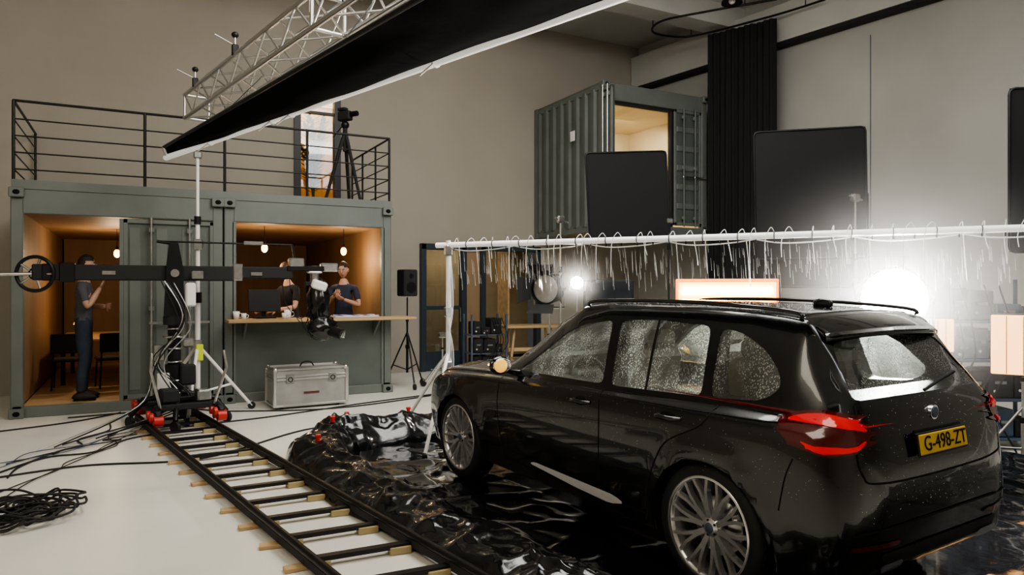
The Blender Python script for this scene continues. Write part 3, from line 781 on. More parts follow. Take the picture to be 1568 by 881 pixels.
# ------------------------------------------------------------------ car
ZS = .965
car = empty('car', (3.548, 4.393, .012), radians(5)); car.scale = (.965, 1, ZS)
def ry(y): return y if y > -1.7 else -1.7+(y+1.7)*.74
ST = [ # y, zb, wsill, wmid, zmid, wsh, zsh, wbelt, zbelt, wroof, zre, ztop
(-2.37, .42, .56, .62, .56, .58, .70, .50, .76, .36, .79, .80),
(-2.33, .34, .72, .78, .57, .73, .80, .68, .92, .56, .97, .99),
(-2.26, .29, .81, .86, .59, .83, .91, .76, 1.08, .64, 1.13, 1.15),
(-2.12, .27, .86, .905, .61, .89, .97, .80, 1.12, .63, 1.28, 1.31),
(-1.95, .26, .88, .925, .62, .92, .99, .83, 1.13, .62, 1.46, 1.49),
(-1.82, .25, .885, .935, .62, .935, 1.0, .845, 1.125, .615, 1.575, 1.615),
(-1.60, .25, .89, .94, .62, .942, 1.0, .85, 1.12, .62, 1.60, 1.645),
(-1.38, .25, .89, .942, .62, .945, 1.0, .855, 1.115, .635, 1.61, 1.657),
(-.90, .24, .895, .935, .60, .93, .985, .86, 1.10, .65, 1.62, 1.675),
(-.30, .24, .895, .93, .60, .925, .975, .865, 1.085, .66, 1.62, 1.678),
(0, .24, .895, .93, .60, .925, .97, .865, 1.075, .655, 1.60, 1.665),
(.20, .24, .895, .93, .60, .925, .965, .865, 1.07, .645, 1.53, 1.61),
(.55, .24, .895, .93, .60, .925, .96, .86, 1.06, .68, 1.315, 1.38),
(.90, .24, .89, .935, .60, .925, .955, .85, 1.045, .72, 1.12, 1.158),
(1.15, .25, .89, .94, .60, .925, .95, .845, 1.035, .70, 1.085, 1.12),
(1.48, .25, .885, .94, .60, .92, .93, .83, 1.015, .68, 1.06, 1.09),
(1.85, .25, .87, .925, .60, .895, .90, .80, .98, .64, 1.015, 1.045),
(2.08, .25, .83, .88, .58, .85, .84, .74, .92, .58, .95, .975),
(2.24, .26, .75, .80, .56, .77, .77, .66, .84, .5, .865, .88),
(2.33, .30, .61, .66, .54, .62, .68, .54, .73, .4, .755, .765),
(2.37, .38, .45, .50, .5, .46, .58, .42, .63, .3, .65, .66)]
ST = [(ry(s[0]), *s[1:]) for s in ST]
def pchip(xs, ys, x):
    n = len(xs)
    h = [xs[i+1]-xs[i] for i in range(n-1)]; dl = [(ys[i+1]-ys[i])/h[i] for i in range(n-1)]
    m = [dl[0]]+[0 if dl[i-1]*dl[i] <= 0 else 2*dl[i-1]*dl[i]/(dl[i-1]+dl[i]) for i in range(1, n-1)]+[dl[-1]]
    i = max(j for j in range(n-1) if xs[j] <= x+1e-9)
    t = (x-xs[i])/h[i]
    return (2*t**3-3*t*t+1)*ys[i]+(t**3-2*t*t+t)*h[i]*m[i]+(-2*t**3+3*t*t)*ys[i+1]+(t**3-t*t)*h[i]*m[i+1]
SY = [s[0] for s in ST]; CO = [[s[i] for s in ST] for i in range(12)]
def section(y):
    p = [pchip(SY, CO[i], y) for i in range(12)]
    _, zb, ws, wm, zm, wh, zh, wb, zbl, wrf, zr, zt = p
    C_ = [(0, 0, zb), (ws*.55, 0, zb), (ws-.05, 0, zb), (ws, 0, zb+.07), (wm, 0, zm), (wh, 0, zh), (wb+.02, 0, zbl-.03), (wb, 0, zbl),
          (wb*.48+wrf*.52+.018, 0, (zbl+zr)/2), (wrf+.012, 0, zr-.02*(zr-zbl > .2)), (wrf-.07, 0, zr+(zt-zr)*.48), (wrf*.45, 0, zt-(zt-zr)*.13), (0, 0, zt)]
    c_ = crom(C_, 5)
    return [V((max(0, q.x), y, q.z)) for q in c_]
ys = []
for i in range(len(SY)-1):
    n = max(3, int((SY[i+1]-SY[i])/.035))
    ys += [SY[i]+(SY[i+1]-SY[i])*j/n for j in range(n)]
ys.append(SY[-1])
hv = []; hf_ = []; K = None
for y in ys:
    h = section(y)
    for q in h:
        for ay in (-1.38, 1.48):
            r_ = sqrt((q.y-ay)**2+(q.z-.37)**2)
            if q.x > .6 and q.z < .95: q.x += .022*math.exp(-((r_-.42)/.06)**2)
    full = [V((-q.x, q.y, q.z)) for q in h[1:]][::-1]+h[:-1]
    K = len(full); hv += full
for i in range(len(ys)-1):
    for k in range(K):
        hf_.append((i*K+k, i*K+(k+1) % K, (i+1)*K+(k+1) % K, (i+1)*K+k))
hf_.append(tuple(range(K))[::-1]); hf_.append(tuple(range((len(ys)-1)*K, len(ys)*K)))
bvh = BVHTree.FromPolygons(hv, hf_)
me = bpy.data.meshes.new('hull'); me.from_pydata([tuple(p) for p in hv], [], hf_)
bm = bmesh.new(); bm.from_mesh(me); bmesh.ops.remove_doubles(bm, verts=bm.verts, dist=1e-5); bmesh.ops.recalc_face_normals(bm, faces=bm.faces)
if bm.calc_volume(signed=True) < 0: bmesh.ops.reverse_faces(bm, faces=bm.faces)
bm.to_mesh(me); bm.free()
me.materials.append(M_paint); me.materials.append(M_trim); me.materials.append(M_int)
hull = bpy.data.objects.new('hull', me); COL.objects.link(hull)

def rnd(poly, it=2):
    for _ in range(it):
        out = []
        n = len(poly)
        for i in range(n):
            a = V(poly[i]); c_ = V(poly[(i+1) % n]); L_ = (c_-a).length; f = min(.25, .03/L_) if L_ > 0 else .25
            out += [tuple(a.lerp(c_, f)), tuple(a.lerp(c_, 1-f))]
        poly = out
    return poly
W1 = rnd([(.62, 1.09), (.50, 1.17), (.16, 1.41), (-.06, 1.50), (-.37, 1.54), (-.43, 1.10)])
W2 = rnd([(-.51, 1.10), (-.45, 1.545), (-.85, 1.555), (-1.22, 1.535), (-1.28, 1.125)])
W3 = rnd([(-1.345, 1.13), (-1.29, 1.53), (-1.45, 1.505), (-1.62, 1.42), (-1.77, 1.29), (-1.79, 1.22), (-1.66, 1.15)])
WF = rnd([(-.68, 1.19), (.68, 1.19), (.57, 1.55), (0, 1.585), (-.57, 1.55)])
WB = rnd([(-.66, 1.19), (.66, 1.19), (.54, 1.47), (0, 1.50), (-.54, 1.47)])
cut = []
tm = [M_paint, M_trim, M_int]
def cutter(mb, k):
    o = mb.obj('cutter'); cut.append(o)
    o.data.materials.clear()
    for m in tm: o.data.materials.append(m)
    for f in o.data.polygons: f.material_index = k
c1 = MB()
sp = [(.70, .75), (.72, 1.05), (.17, 1.47), (-.3, 1.575), (-1.0, 1.57), (-1.60, 1.50), (-1.86, 1.2), (-1.89, .75)]
cw = lambda z: .80 if z < 1.06 else .80-(z-1.05)*.42
n = len(sp)
c1.add([V((-cw(z), y, z)) for y, z in sp]+[V((cw(z), y, z)) for y, z in sp], [list(range(n)), list(range(2*n-1, n-1, -1))]+[(i, (i+1) % n, n+(i+1) % n, n+i) for i in range(n)], M_int); cutter(c1, 2)
for ay in (-1.38, 1.48):
    for sx in (-1, 1):
        c1 = MB(); c1.tube([(sx*.52, ay, .37), (sx*1.2, ay, .37)], .408, M_trim, 64); cutter(c1, 1)
for w_ in (W1, W2, W3):
    c1 = MB(); c1.prism([(-1.2, ry(y), z) for y, z in w_], (2.4, 0, 0), M_trim); cutter(c1, 1)
c1 = MB(); c1.prism([(x, .0, z) for x, z in WF], (0, 2.6, 0), M_trim); cutter(c1, 1)
c1 = MB(); c1.prism([(x, -2.7, z) for x, z in WB], (0, 1.08, 0), M_trim); cutter(c1, 1)
for o in cut:
    md = hull.modifiers.new('b', 'BOOLEAN'); md.object = o; md.operation = 'DIFFERENCE'; md.solver = 'EXACT'
bpy.context.view_layer.update()
bme = bpy.data.meshes.new_from_object(hull.evaluated_get(bpy.context.evaluated_depsgraph_get()))
bpy.data.objects.remove(hull)
for o in cut: bpy.data.objects.remove(o)
for f in bme.polygons: f.use_smooth = True
bme.set_sharp_from_angle(angle=radians(32))
o = bpy.data.objects.new('car_body', bme); COL.objects.link(o); o.parent = car

DIR = {'L': (V((-3, 0, 0)), V((1, 0, 0))), 'R': (V((3, 0, 0)), V((-1, 0, 0))), 'B': (V((0, -5, 0)), V((0, 1, 0))), 'F': (V((0, 5, 0)), V((0, -1, 0))), 'T': (V((0, 0, 4)), V((0, 0, -1)))}
def proj(a, c_, ax, off):
    o_, d_ = DIR[ax]
    p = V((0, ry(a), c_)) if ax in 'LR' else (V((a, 0, c_)) if ax in 'BF' else V((a, ry(c_), 0)))
    hit = bvh.ray_cast(p+o_, d_)
    if hit[0] is None: return None
    n_ = hit[1]
    if n_.dot(d_) > 0: n_ = -n_
    return hit[0]+n_*off
def panel(mb, poly, ax, off, m, res=.035):
    bd = []; n = len(poly)
    for i in range(n):
        a = V(poly[i]); c_ = V(poly[(i+1) % n]); k = max(1, int((c_-a).length/res))
        bd += [a.lerp(c_, j/k) for j in range(k)]
    nb = len(bd); pts = list(bd)
    x0 = min(p.x for p in bd); x1 = max(p.x for p in bd); y0 = min(p.y for p in bd); y1 = max(p.y for p in bd)
    x = x0+res*.6
    while x < x1:
        y = y0+res*.6
        while y < y1:
            pts.append(V((x, y))); y += res
        x += res
    r = geometry.delaunay_2d_cdt(pts, [], [list(range(nb))], 1, 1e-5)
    vs = []; ok = []
    for q in r[0]:
        h = proj(q.x, q.y, ax, off); ok.append(h is not None); vs.append(h or V((0, 0, 0)))
    fs = [f for f in r[2] if all(ok[i] for i in f)]
    dv = DIR[ax][1]; out = []
    for f in fs:
        nn = (vs[f[1]]-vs[f[0]]).cross(vs[f[2]]-vs[f[0]])
        out.append(f if nn.dot(dv) < 0 else f[::-1])
    mb.add(vs, out, m, True)
def line(mb, pts, ax, wd, off, m, sm=6):
    P = crom([(a, c_, 0) for a, c_ in pts], sm); vs = []
    for i, p in enumerate(P):
        t = (P[min(i+1, len(P)-1)]-P[max(i-1, 0)]).normalized(); nn = V((-t.y, t.x, 0))*wd/2
        for g in (-1, 1):
            q = p+nn*g; h = proj(q.x, q.y, ax, off); vs.append(h if h else V((0, 0, 0)))
    fs = [(2*i, 2*i+1, 2*i+3, 2*i+2) for i in range(len(P)-1) if all(vs[j].length > .01 for j in (2*i, 2*i+1, 2*i+2, 2*i+3))]
    mb.add(vs, fs, m, True)
g = MB()
for ax in 'LR':
    for w_ in (W1, W2, W3): panel(g, w_, ax, -.006, M_glass)
panel(g, WF, 'F', -.006, M_glass); panel(g, WB, 'B', -.006, M_glass)
g.obj('car_windows', parent=car, recalc=False)
t = MB()
M_gloss = mat('gloss_black_trim', (.006, .006, .006), .08, coat=1)
M_chr = mat('satin_chrome', (.85, .85, .85), .22, 1)
M_sillrefl = mat('sill_painted_reflection', (.85, .85, .87), .3, .2)  # pale strip colour imitates light reflected along the sill
M_ambm = mat('mirror_amber_reflection', (.9, .55, .12), .3, emit=(1, .50, .08), es=.8)  # glowing disc imitates amber light reflected in the door mirrors
for ax, s_x in (('L', -1), ('R', 1)):
    for pts in ([(.78, 1.03), (.80, .8), (.76, .5), (.73, .36)], [(-.46, 1.06), (-.47, .8), (-.46, .5), (-.44, .34)], [(-1.42, 1.10), (-1.36, .98), (-1.10, .84), (-1.0, .70), (-.93, .5), (-.90, .34)],
                [(.78, 1.03), (.4, 1.07)], [(.73, .35), (0, .33), (-.9, .34)], [(-1.9, .62), (-1.95, .8), (-2.0, .9)]):
        line(t, pts, ax, .009, .0015, M_line)
    line(t, [(-.84, 1.10), (-.80, 1.56)], ax, .022, .004, M_gloss, 12)
    line(t, [(1.0, .44), (.5, .42), (-.4, .42), (-.85, .46)], ax, .012, .004, M_gloss)
    panel(t, rnd([(.36, .385), (.30, .41), (-.30, .39), (-.60, .38), (-.70, .345), (-.55, .310), (-.2, .33), (.2, .37)], 1), ax, .007, M_sillrefl)
    panel(t, rnd([(1.02, .66), (.92, .72), (.80, .73), (.84, .66)], 1), ax, .003, M_trim)
    panel(t, rnd([(-1.84, 1.085), (-1.98, 1.135), (-2.15, 1.145), (-2.32, 1.11), (-2.32, .95), (-2.18, .925), (-2.04, .97), (-1.94, 1.02)], 1), ax, .010, M_redd, .02)
    panel(t, rnd([(-1.90, 1.08), (-2.0, 1.118), (-2.14, 1.128), (-2.30, 1.095), (-2.30, 1.055), (-2.14, 1.085), (-2.0, 1.075)], 1), ax, .016, M_red, .02)
    panel(t, rnd([(-2.02, 1.0), (-2.16, .970), (-2.30, .98), (-2.30, .955), (-2.15, .94)], 1), ax, .016, M_red, .02)
    q = s_x
    panel(t, rnd([(q*.92, 1.135), (q*.74, 1.12), (q*.63, 1.075), (q*.64, 1.01), (q*.70, .985), (q*.76, .94), (q*.92, .94)], 1), 'B', .010, M_redd, .02)
    panel(t, rnd([(q*.90, 1.11), (q*.74, 1.09), (q*.66, 1.06), (q*.67, 1.045), (q*.74, 1.06), (q*.9, 1.08)], 1), 'B', .016, M_red, .02)
    panel(t, rnd([(q*.90, .98), (q*.76, .98), (q*.69, 1.01), (q*.69, .995), (q*.76, .955), (q*.9, .955)], 1), 'B', .016, M_red, .02)
    panel(t, rnd([(q*.80, .50), (q*.45, .49), (q*.45, .465), (q*.80, .475)], 1), 'B', .008, M_redd, .02)
    panel(t, rnd([(q*.62, .385), (q*.40, .385), (q*.40, .33), (q*.58, .33)], 1), 'B', .012, M_chr, .02)
    panel(t, rnd([(q*.76, .80), (q*.42, .75), (q*.42, .68), (q*.72, .70)], 1), 'F', .008, M_hose, .02)
    panel(t, rnd([(q*.04, .76), (q*.36, .76), (q*.30, .58), (q*.08, .58)], 1), 'F', .008, M_trim, .02)
    for hy, hz in ((-.27, .965), (-1.10, .985)):
        c_ = proj(hy, hz, ax, 0)
        t.tube([c_+V((0, .10, 0)), c_+V((s_x*.035, .06, 0)), c_+V((s_x*.035, -.06, 0)), c_+V((0, -.10, 0))], [.012, .016, .016, .012], M_paint, 8)
        panel(t, rnd([(hy+.06, hz+.03), (hy-.06, hz+.03), (hy-.06, hz-.03), (hy+.06, hz-.03)]), ax, .002, M_line, .02)
    P = [(.02, 1.60), (-.05, 1.63), (-.6, 1.64), (-1.2, 1.64), (-1.7, 1.615), (-1.78, 1.58)]
    rp_ = []
    for i, (yy, zz) in enumerate(P):
        h = proj(s_x*.60, yy, 'T', .0); rp_.append(h+V((0, 0, .005 if i in (0, 5) else .034)))
    t.tube(crom(rp_, 5), .013, M_gloss, 8)
    t.ell((s_x*1.03, .60, 1.14), (.105, .055, .075), M_paint, 20, fn=lambda p: V((p.x, p.y*(1 if p.y > 0 else .6), p.z)))
    t.ell((s_x*1.03, .572, 1.14), (.090, .008, .060), M_chr, 16)
    t.tube([(s_x*.86, .60, 1.07), (s_x*.98, .60, 1.10)], [.03, .022], M_gloss, 8)
    t.tube(crom([(s_x*.97, .655, 1.14), (s_x*1.06, .652, 1.145), (s_x*1.135, .61, 1.15)], 4), .010, M_warm, 6)
    t.ell((s_x*1.05, .562, 1.14), (.062, .010, .055), M_ambm, 16)
panel(t, rnd([(-.27, 1.01), (.27, 1.01), (.27, .885), (-.27, .885)], 1), 'B', .004, M_trim)
line(t, [(-.66, 1.17), (-.74, 1.0), (-.72, .84), (-.60, .79), (0, .775), (.60, .79), (.72, .84), (.74, 1.0), (.66, 1.17)], 'B', .010, .002, M_line)
line(t, [(-.78, .56), (0, .56), (.78, .56)], 'B', .012, .004, M_line)
panel(t, rnd([(-.62, .44), (.62, .44), (.56, .36), (-.56, .36)], 1), 'B', .006, M_trim)
c_ = proj(0, 1.085, 'B', 0)
t.cyl(c_+V((0, .01, 0)), c_+V((0, -.012, 0)), .040, M_chr, n=24); t.cyl(c_+V((0, 0, 0)), c_+V((0, -.016, 0)), .030, M_blue, n=24)
def spo(u, v):
    x = -.585+1.17*u; yb = proj(x*.98, -1.74, 'T', 0)
    e_ = abs(2*u-1)
    y = yb.y+.01-(.24-.07*e_**3)*v; z = yb.z+.006-.055*v-.05*v*v
    return V((x, y, z))
top_ = [[spo(i/24, j/8) for j in range(9)] for i in range(25)]
vs = [p for r in top_ for p in r]+[p-V((0, 0, .026)) for r in top_ for j, p in enumerate(r)]
n1 = 25*9; fs = []
for i in range(24):
    for j in range(8):
        a = i*9+j; fs.append((a, a+1, a+10, a+9)); fs.append((n1+a, n1+a+9, n1+a+10, n1+a+1))
    a = i*9+8; fs.append((a, a+9, n1+a+9, n1+a)); a = i*9; fs.append((a, n1+a, n1+a+9, a+9))
for j in range(8):
    fs.append((j, n1+j, n1+j+1, j+1)); a = 24*9+j; fs.append((a, a+1, n1+a+1, n1+a))
t.add(vs, fs, M_paint, True)
t.tube(crom([(.0, proj(0, 1.20, 'B', .012).y, 1.20), proj(.2, 1.23, 'B', .02), proj(.42, 1.26, 'B', .02)], 4), .009, M_matte, 6)
t.ell((0, -1.50, 1.668), (.018, .07, .035), M_paint, 14)
t.obj('car_trim', parent=car, recalc=False)
p = MB(); p.box((0, 0, 0), (.49, .012, .105), M_plate, bev=.004); p.box((0, .006, 0), (.51, .012, .125), M_trim, bev=.004)
hp_ = proj(0, .945, 'B', .02)
po = p.obj('license_plate', (-.03, hp_.y-.014, .945), 0, car); po.rotation_euler = (radians(-8), 0, 0)
tc_ = bpy.data.curves.new('plate_text', 'FONT'); tc_.body = 'G-498-ZT'; tc_.size = .108; tc_.align_x = 'CENTER'; tc_.align_y = 'CENTER'; tc_.extrude = .001
tob = bpy.data.objects.new('plate_text', tc_); COL.objects.link(tob); tob.data.materials.append(M_line)
tob.parent = po; tob.location = (.01, -.008, 0); tob.rotation_euler = (radians(90), 0, 0)
M_rimb = mat('rim_dark', (.03, .03, .032), .35, .6)
M_rims = mat('rim_silver', (.80, .80, .80), .25, .85)
def wheel(x, y, s_x):
    b = MB(); ax = V((s_x, 0, 0)); o_ = V((0, 0, 0))
    b.lathe([(.275, -.11), (.305, -.118), (.345, -.108), (.364, -.08), (.370, -.03), (.370, .03), (.364, .08), (.345, .106), (.315, .114), (.283, .108)], o_, ax, M_rubber, 64)
    b.lathe([(.276, .112), (.289, .112), (.291, .104), (.283, .098), (.272, .10), (.268, .07), (.255, .02), (.25, -.11), (.282, -.11)], o_, ax, M_rims, 64)
    b.lathe([(.001, -.02), (.24, -.02), (.255, -.01)], o_, ax, M_rimb, 40)
    b.lathe([(.001, .01), (.16, .01), (.165, -.01)], o_, ax, M_steel, 40)
    b.lathe([(.001, .088), (.034, .086), (.045, .078), (.062, .070), (.066, .03)], o_, ax, M_rims, 32)
    b.lathe([(.001, .093), (.026, .092), (.030, .086)], o_, ax, M_blue, 24)
    def rp(r_, a, h): return V((s_x*h, cos(a)*r_, sin(a)*r_))
    for i in range(10):
        a = 2*pi*i/10+.1
        for w_ in (-1, 1):
            pts = [(.05, a+w_*.08, .075), (.12, a+w_*.06, .082), (.20, a+w_*.11, .092), (.275, a+w_*.19, .100)]
            lo = []
            for r_, an, h in pts:
                tw = .011 if r_ < .15 else .0095
                c1_ = rp(r_, an, h); tn = V((0, -sin(an), cos(an)))*tw
                lo += [c1_-tn, c1_+tn, c1_+tn*1.2-V((s_x*.035, 0, 0)), c1_-tn*1.2-V((s_x*.035, 0, 0))]
            fs = []
            for k in range(3):
                for q in range(4): fs.append((k*4+q, k*4+(q+1) % 4, k*4+4+(q+1) % 4, k*4+4+q))
            fs.append((0, 1, 2, 3)); fs.append((12, 13, 14, 15))
            b.add(lo, fs[:], M_rims)
    for i in range(5):
        a = 2*pi*i/5; b.cyl(rp(.042, a, .07), rp(.042, a, .084), .007, M_rimb, n=8)
    for i in range(48):
        a = 2*pi*i/48
        for h in (-.06, 0, .06):
            c2 = rp(.369, a, h); b.box(c2, (.045, .03, .004), M_rubber, rot=(a-pi/2, 0, 0))
    wo = b.obj('wheel', (x, y, .372/ZS), 0, car); wo.scale = (1, 1, 1/ZS)
for y in (-1.38, 1.48): wheel(-.815, y, -1); wheel(.815, y, 1)
s2 = MB()
for yy in (-.25, -1.10):
    for x in ((-.38, .38) if yy > -1 else (-.45, 0, .45)):
        s2.box((x, yy+.1, .86), (.46, .5, .16), M_seat, bev=.05); s2.box((x, yy-.20, 1.10), (.44, .14, .50), M_seat, rot=(.18, 0, 0), bev=.06); s2.box((x, yy-.26, 1.40), (.26, .09, .14), M_seat, rot=(.1, 0, 0), bev=.04)
        for w_ in (-.05, .05): s2.cyl((x+w_, yy-.24, 1.30), (x+w_, yy-.26, 1.40), .007, M_steel, n=6)
s2.box((0, .52, .95), (1.5, .32, .24), M_int, bev=.06); s2.ring((-.38, .28, 1.03), (0, 1, -.4), .18, .018, M_matte); s2.cyl((-.38, .28, 1.03), (-.38, .45, .95), .04, M_matte)
s2.box((-.38, .285, 1.03), (.16, .03, .10), M_matte, bev=.02); s2.box((0, .12, 1.46), (.2, .03, .06), M_matte, bev=.01)
s2.obj('car_interior', parent=car)
# water beads sitting on the paint of the side, roof, bonnet and tailgate
wb = MB(); random.seed(9)
def bead(ax, a, c_, r):
    h = proj(a, c_, ax, .0)
    if h is None: return
    o_ = V(h); k = wb.mi(M_hose); i0 = len(wb.v)
    wb.v += [o_+V(q)*r for q in ((1, 0, 0), (0, 1, 0), (-1, 0, 0), (0, -1, 0), (0, 0, 1), (0, 0, -1))]
    for f in ((0, 1, 4), (1, 2, 4), (2, 3, 4), (3, 0, 4), (1, 0, 5), (2, 1, 5), (3, 2, 5), (0, 3, 5)):
        wb.f.append([i0+j for j in f]); wb.m.append(k); wb.sm.append(True)
for i in range(700): bead('T', random.uniform(-.62, .62), random.uniform(-1.7, 0), random.uniform(.0012, .0028))
for i in range(450): bead('T', random.uniform(-.8, .8), random.uniform(1.0, 2.1), random.uniform(.0012, .0028))
for i in range(350): bead('L', random.uniform(-2.2, 1.0), random.uniform(.7, 1.06), random.uniform(.001, .002))
for i in range(350): bead('B', random.uniform(-.75, .75), random.uniform(.6, 1.18), random.uniform(.001, .0024))
wb.obj('water_beads', parent=car)

# ------------------------------------------------------------------ rain bar
b = MB()
P0 = V((3.04, 7.22, 2.19)); P1 = V((7.4, 1.42, 2.19)); du = (P1-P0).normalized()
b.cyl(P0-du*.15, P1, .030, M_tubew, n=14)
random.seed(5)
for i in range(46):
    t_ = (i+.5)/46; p = P0.lerp(P1, t_)
    if i % 2: b.ring(p, du, .034, .005, M_black, 10, 5)
    l_ = random.uniform(.15, .5); sx = random.uniform(-.14, .14)
    b.tube(crom([p+V((0, 0, .03)), p+V((sx*.5, 0, .07)), p+V((sx, .02, -.05)), p+V((sx*1.2, .0, -l_))], 6), .0035, M_hose, 5)
    b.cyl(p+V((0, 0, -.02)), p+V((0, 0, -.06)), .008, M_black, n=6)
for k in range(9):
    a_ = P0.lerp(P1, k/9); c2 = P0.lerp(P1, (k+1)/9)
    b.tube(crom([a_+V((0, 0, -.03)), a_.lerp(c2, .3)+V((0, 0, -.07)), a_.lerp(c2, .7)+V((0, 0, -.06)), c2+V((0, 0, -.03))], 5), .007, M_hose, 6)
for q, foot in ((P0, [(-.50, -.58), (.30, .35), (-.4, .55)]), (P1, [(.4, .4), (-.3, -.5), (.5, -.3)])):
    b.cyl((q.x, q.y, .2), (q.x, q.y, 2.24), .026, M_white, n=12)
    for z in (.85, 1.45, 2.13): b.box((q.x, q.y, z), (.08, .08, .12), M_steel, bev=.015)
    for fx, fy in foot: b.cyl((q.x, q.y, 1.0), (q.x+fx, q.y+fy, .03), .020, M_white, n=8); b.ell((q.x+fx, q.y+fy, .035), (.03, .03, .03), M_rubber, 8)
    for i in range(5):
        P = crom([(q.x+.03, q.y, 2.1), (q.x+.04-.02*i, q.y-.04, 1.5), (q.x-.03+.02*i, q.y-.03, 1.0), (q.x+.01*i, q.y, .4)], 8); b.tube(P, .005, M_hose, 5)
b.obj('rain_bar')
b = MB(); random.seed(21)
for i in range(520):
    p = P0.lerp(P1, random.uniform(.03, .92))+V((random.gauss(0, .12), random.gauss(0, .12), 0))
    z = random.uniform(1.85, 2.14); l_ = random.uniform(.06, .20)
    b.tube([(p.x, p.y, z), (p.x+.012, p.y, z-l_)], [.0008, .0018], M_hose, 4)
b.obj('falling_water')

# ------------------------------------------------------------------ black flags
def flag(x, y, z, w, h, rz, tilt=0, hst=None):
    b = MB()
    def f(u, v): return V(((u-.5)*w, .012*noise.noise(V((u*3, v*3, x))), z+(v-.5)*h))
    Mx = Matrix.Translation((0, 0, z)) @ Matrix.Rotation(tilt, 4, 'Y') @ Matrix.Translation((0, 0, -z))
    b.M = Mx
    b.sheet(f, 10, 10, M_flag)
    pts = []
    for cx, cz, a0 in ((w/2-.06, h/2-.06, 0), (-w/2+.06, h/2-.06, 90), (-w/2+.06, -h/2+.06, 180), (w/2-.06, -h/2+.06, 270)):
        for k in range(4): a = radians(a0+k*30); pts.append((cx+.06*cos(a), 0, z+cz+.06*sin(a)))
    b.tube(pts, .014, M_black, 6, closed=True)
    b.M = Matrix()
    b.M = Matrix.Translation((w*.5+.03, .05, 0)); stand(b, (hst or z), M_matte, .45, False, .015); b.M = Matrix()
    b.box((w*.5+.03, .03, min(z-h*.3, (hst or z))), (.1, .1, .08), M_steel, bev=.015); b.cyl((w*.5+.03, .03, z-h*.3), (0, .03, z-h*.3), .008, M_steel)
    b.obj('flag_panel', (x, y, 0), rz)
flag(6.76, 8.86, 3.17, 1.30, 1.33, radians(-20), radians(-3))
flag(8.0, 6.5, 2.98, 1.42, 1.74, radians(-38), radians(-1))
flag(8.0, 6.62, 1.95, 1.30, .45, radians(-38), 0, 1.9)
flag(8.05, 3.6, 2.88, 1.0, 1.62, radians(-30), 0)

# ------------------------------------------------------------------ lamps
def aim(rz): return V((-sin(rz), cos(rz), 0))
def fresnel(name, x, y, z, rz, R, L_, lens, pw, col, doors=True, hstand=None, light=True):
    b = MB(); f = V((0, 1, 0)); h = z
    b.lathe([(.001, -L_), (R*.7, -L_), (R*.95, -L_*.7), (R, -.05), (R*1.08, -.04), (R*1.08, .02), (R*.98, .02)], (0, 0, h), f, M_matte, 32)
    b.lathe([(.001, .012), (R*.5, .010), (R*.98, -.005)], (0, 0, h), f, lens, 32)
    for i in range(5): b.box((0, -L_*(.3+.1*i), h+R*.98), (R*.9, .02, .02), M_black)
    for sx in (-1, 1): b.cyl((sx*R*1.15, -L_*.4, h), (sx*R*1.15, -L_*.4, h-R*1.3), .012, M_steel); b.cyl((sx*R*.9, -L_*.4, h), (sx*R*1.2, -L_*.4, h), .03, M_black)
    b.cyl((-R*1.15, -L_*.4, h-R*1.3), (R*1.15, -L_*.4, h-R*1.3), .014, M_steel)
    if doors:
        for a in range(4):
            an = a*pi/2; c_ = V((cos(an), 0, sin(an))); tn = V((-sin(an), 0, cos(an)))
            p = V((0, .02, h))+c_*R*1.05
            q = p+c_*R*.6+V((0, R*.9, 0))
            b.add([p-tn*R*.7, p+tn*R*.7, q+tn*R, q-tn*R], [(0, 1, 2, 3)], M_matte)
    b.M = Matrix.Translation((0, -L_*.4, 0)); stand(b, h-R*1.3, M_alu, .5, False, .018); b.M = Matrix()
    o = b.obj(name, (x, y, 0), rz)
    if light:
        ld = bpy.data.lights.new(name+'_beam', 'SPOT'); ld.energy = pw; ld.color = col; ld.spot_size = radians(150); ld.spot_blend = .5; ld.shadow_soft_size = R*.6
        lo = bpy.data.objects.new(name+'_beam', ld); COL.objects.link(lo)
        dv = aim(rz); lo.location = V((x, y, z))+dv*.06; lo.rotation_euler = dv.to_track_quat('-Z', 'Y').to_euler()
def toward(x, y, tx=0, ty=0): return atan2(-(tx-x), (ty-y))
fresnel('film_lamp', 5.97, 3.96, 1.62, toward(5.97, 3.96, .5, .3), .27, .45, M_hot, 1100, (1, .95, .86), doors=False)
fresnel('film_lamp', 4.95, 7.55, 1.78, toward(4.95, 7.55), .08, .25, M_hot, 220, (1, .93, .82), doors=False)
fresnel('fresnel_spotlight', 4.72, 7.95, 1.70, radians(125), .19, .34, M_steel, 0, (1, 1, 1), doors=True, light=False)
# mist balls added around two lamps for a halo: scattering volumes they light
def mist(loc, r, dens):
    b = MB(); b.ell((0, 0, 0), (1, 1, 1), M_hot, 24)
    m = bpy.data.materials.new('halo_mist'); m.use_nodes = True; nt = m.node_tree; nt.nodes.clear()
    out = nt.nodes.new('ShaderNodeOutputMaterial'); sc = nt.nodes.new('ShaderNodeVolumeScatter'); sc.inputs['Anisotropy'].default_value = .3
    tc = nt.nodes.new('ShaderNodeTexCoord'); gr = nt.nodes.new('ShaderNodeTexGradient'); gr.gradient_type = 'QUADRATIC_SPHERE'
    mu = nt.nodes.new('ShaderNodeMath'); mu.operation = 'MULTIPLY'; mu.inputs[1].default_value = dens
    nt.links.new(tc.outputs['Object'], gr.inputs['Vector']); nt.links.new(gr.outputs['Fac'], mu.inputs[0]); nt.links.new(mu.outputs[0], sc.inputs['Density'])
    nt.links.new(sc.outputs[0], out.inputs['Volume'])
    b.mats = [m]
    o = b.obj('halo_mist', loc); o.scale = r
mist((5.85, 3.85, 1.72), (1.6, 1.6, 1.4), .34)
mist((4.92, 7.50, 1.80), (.6, .6, .55), .30)
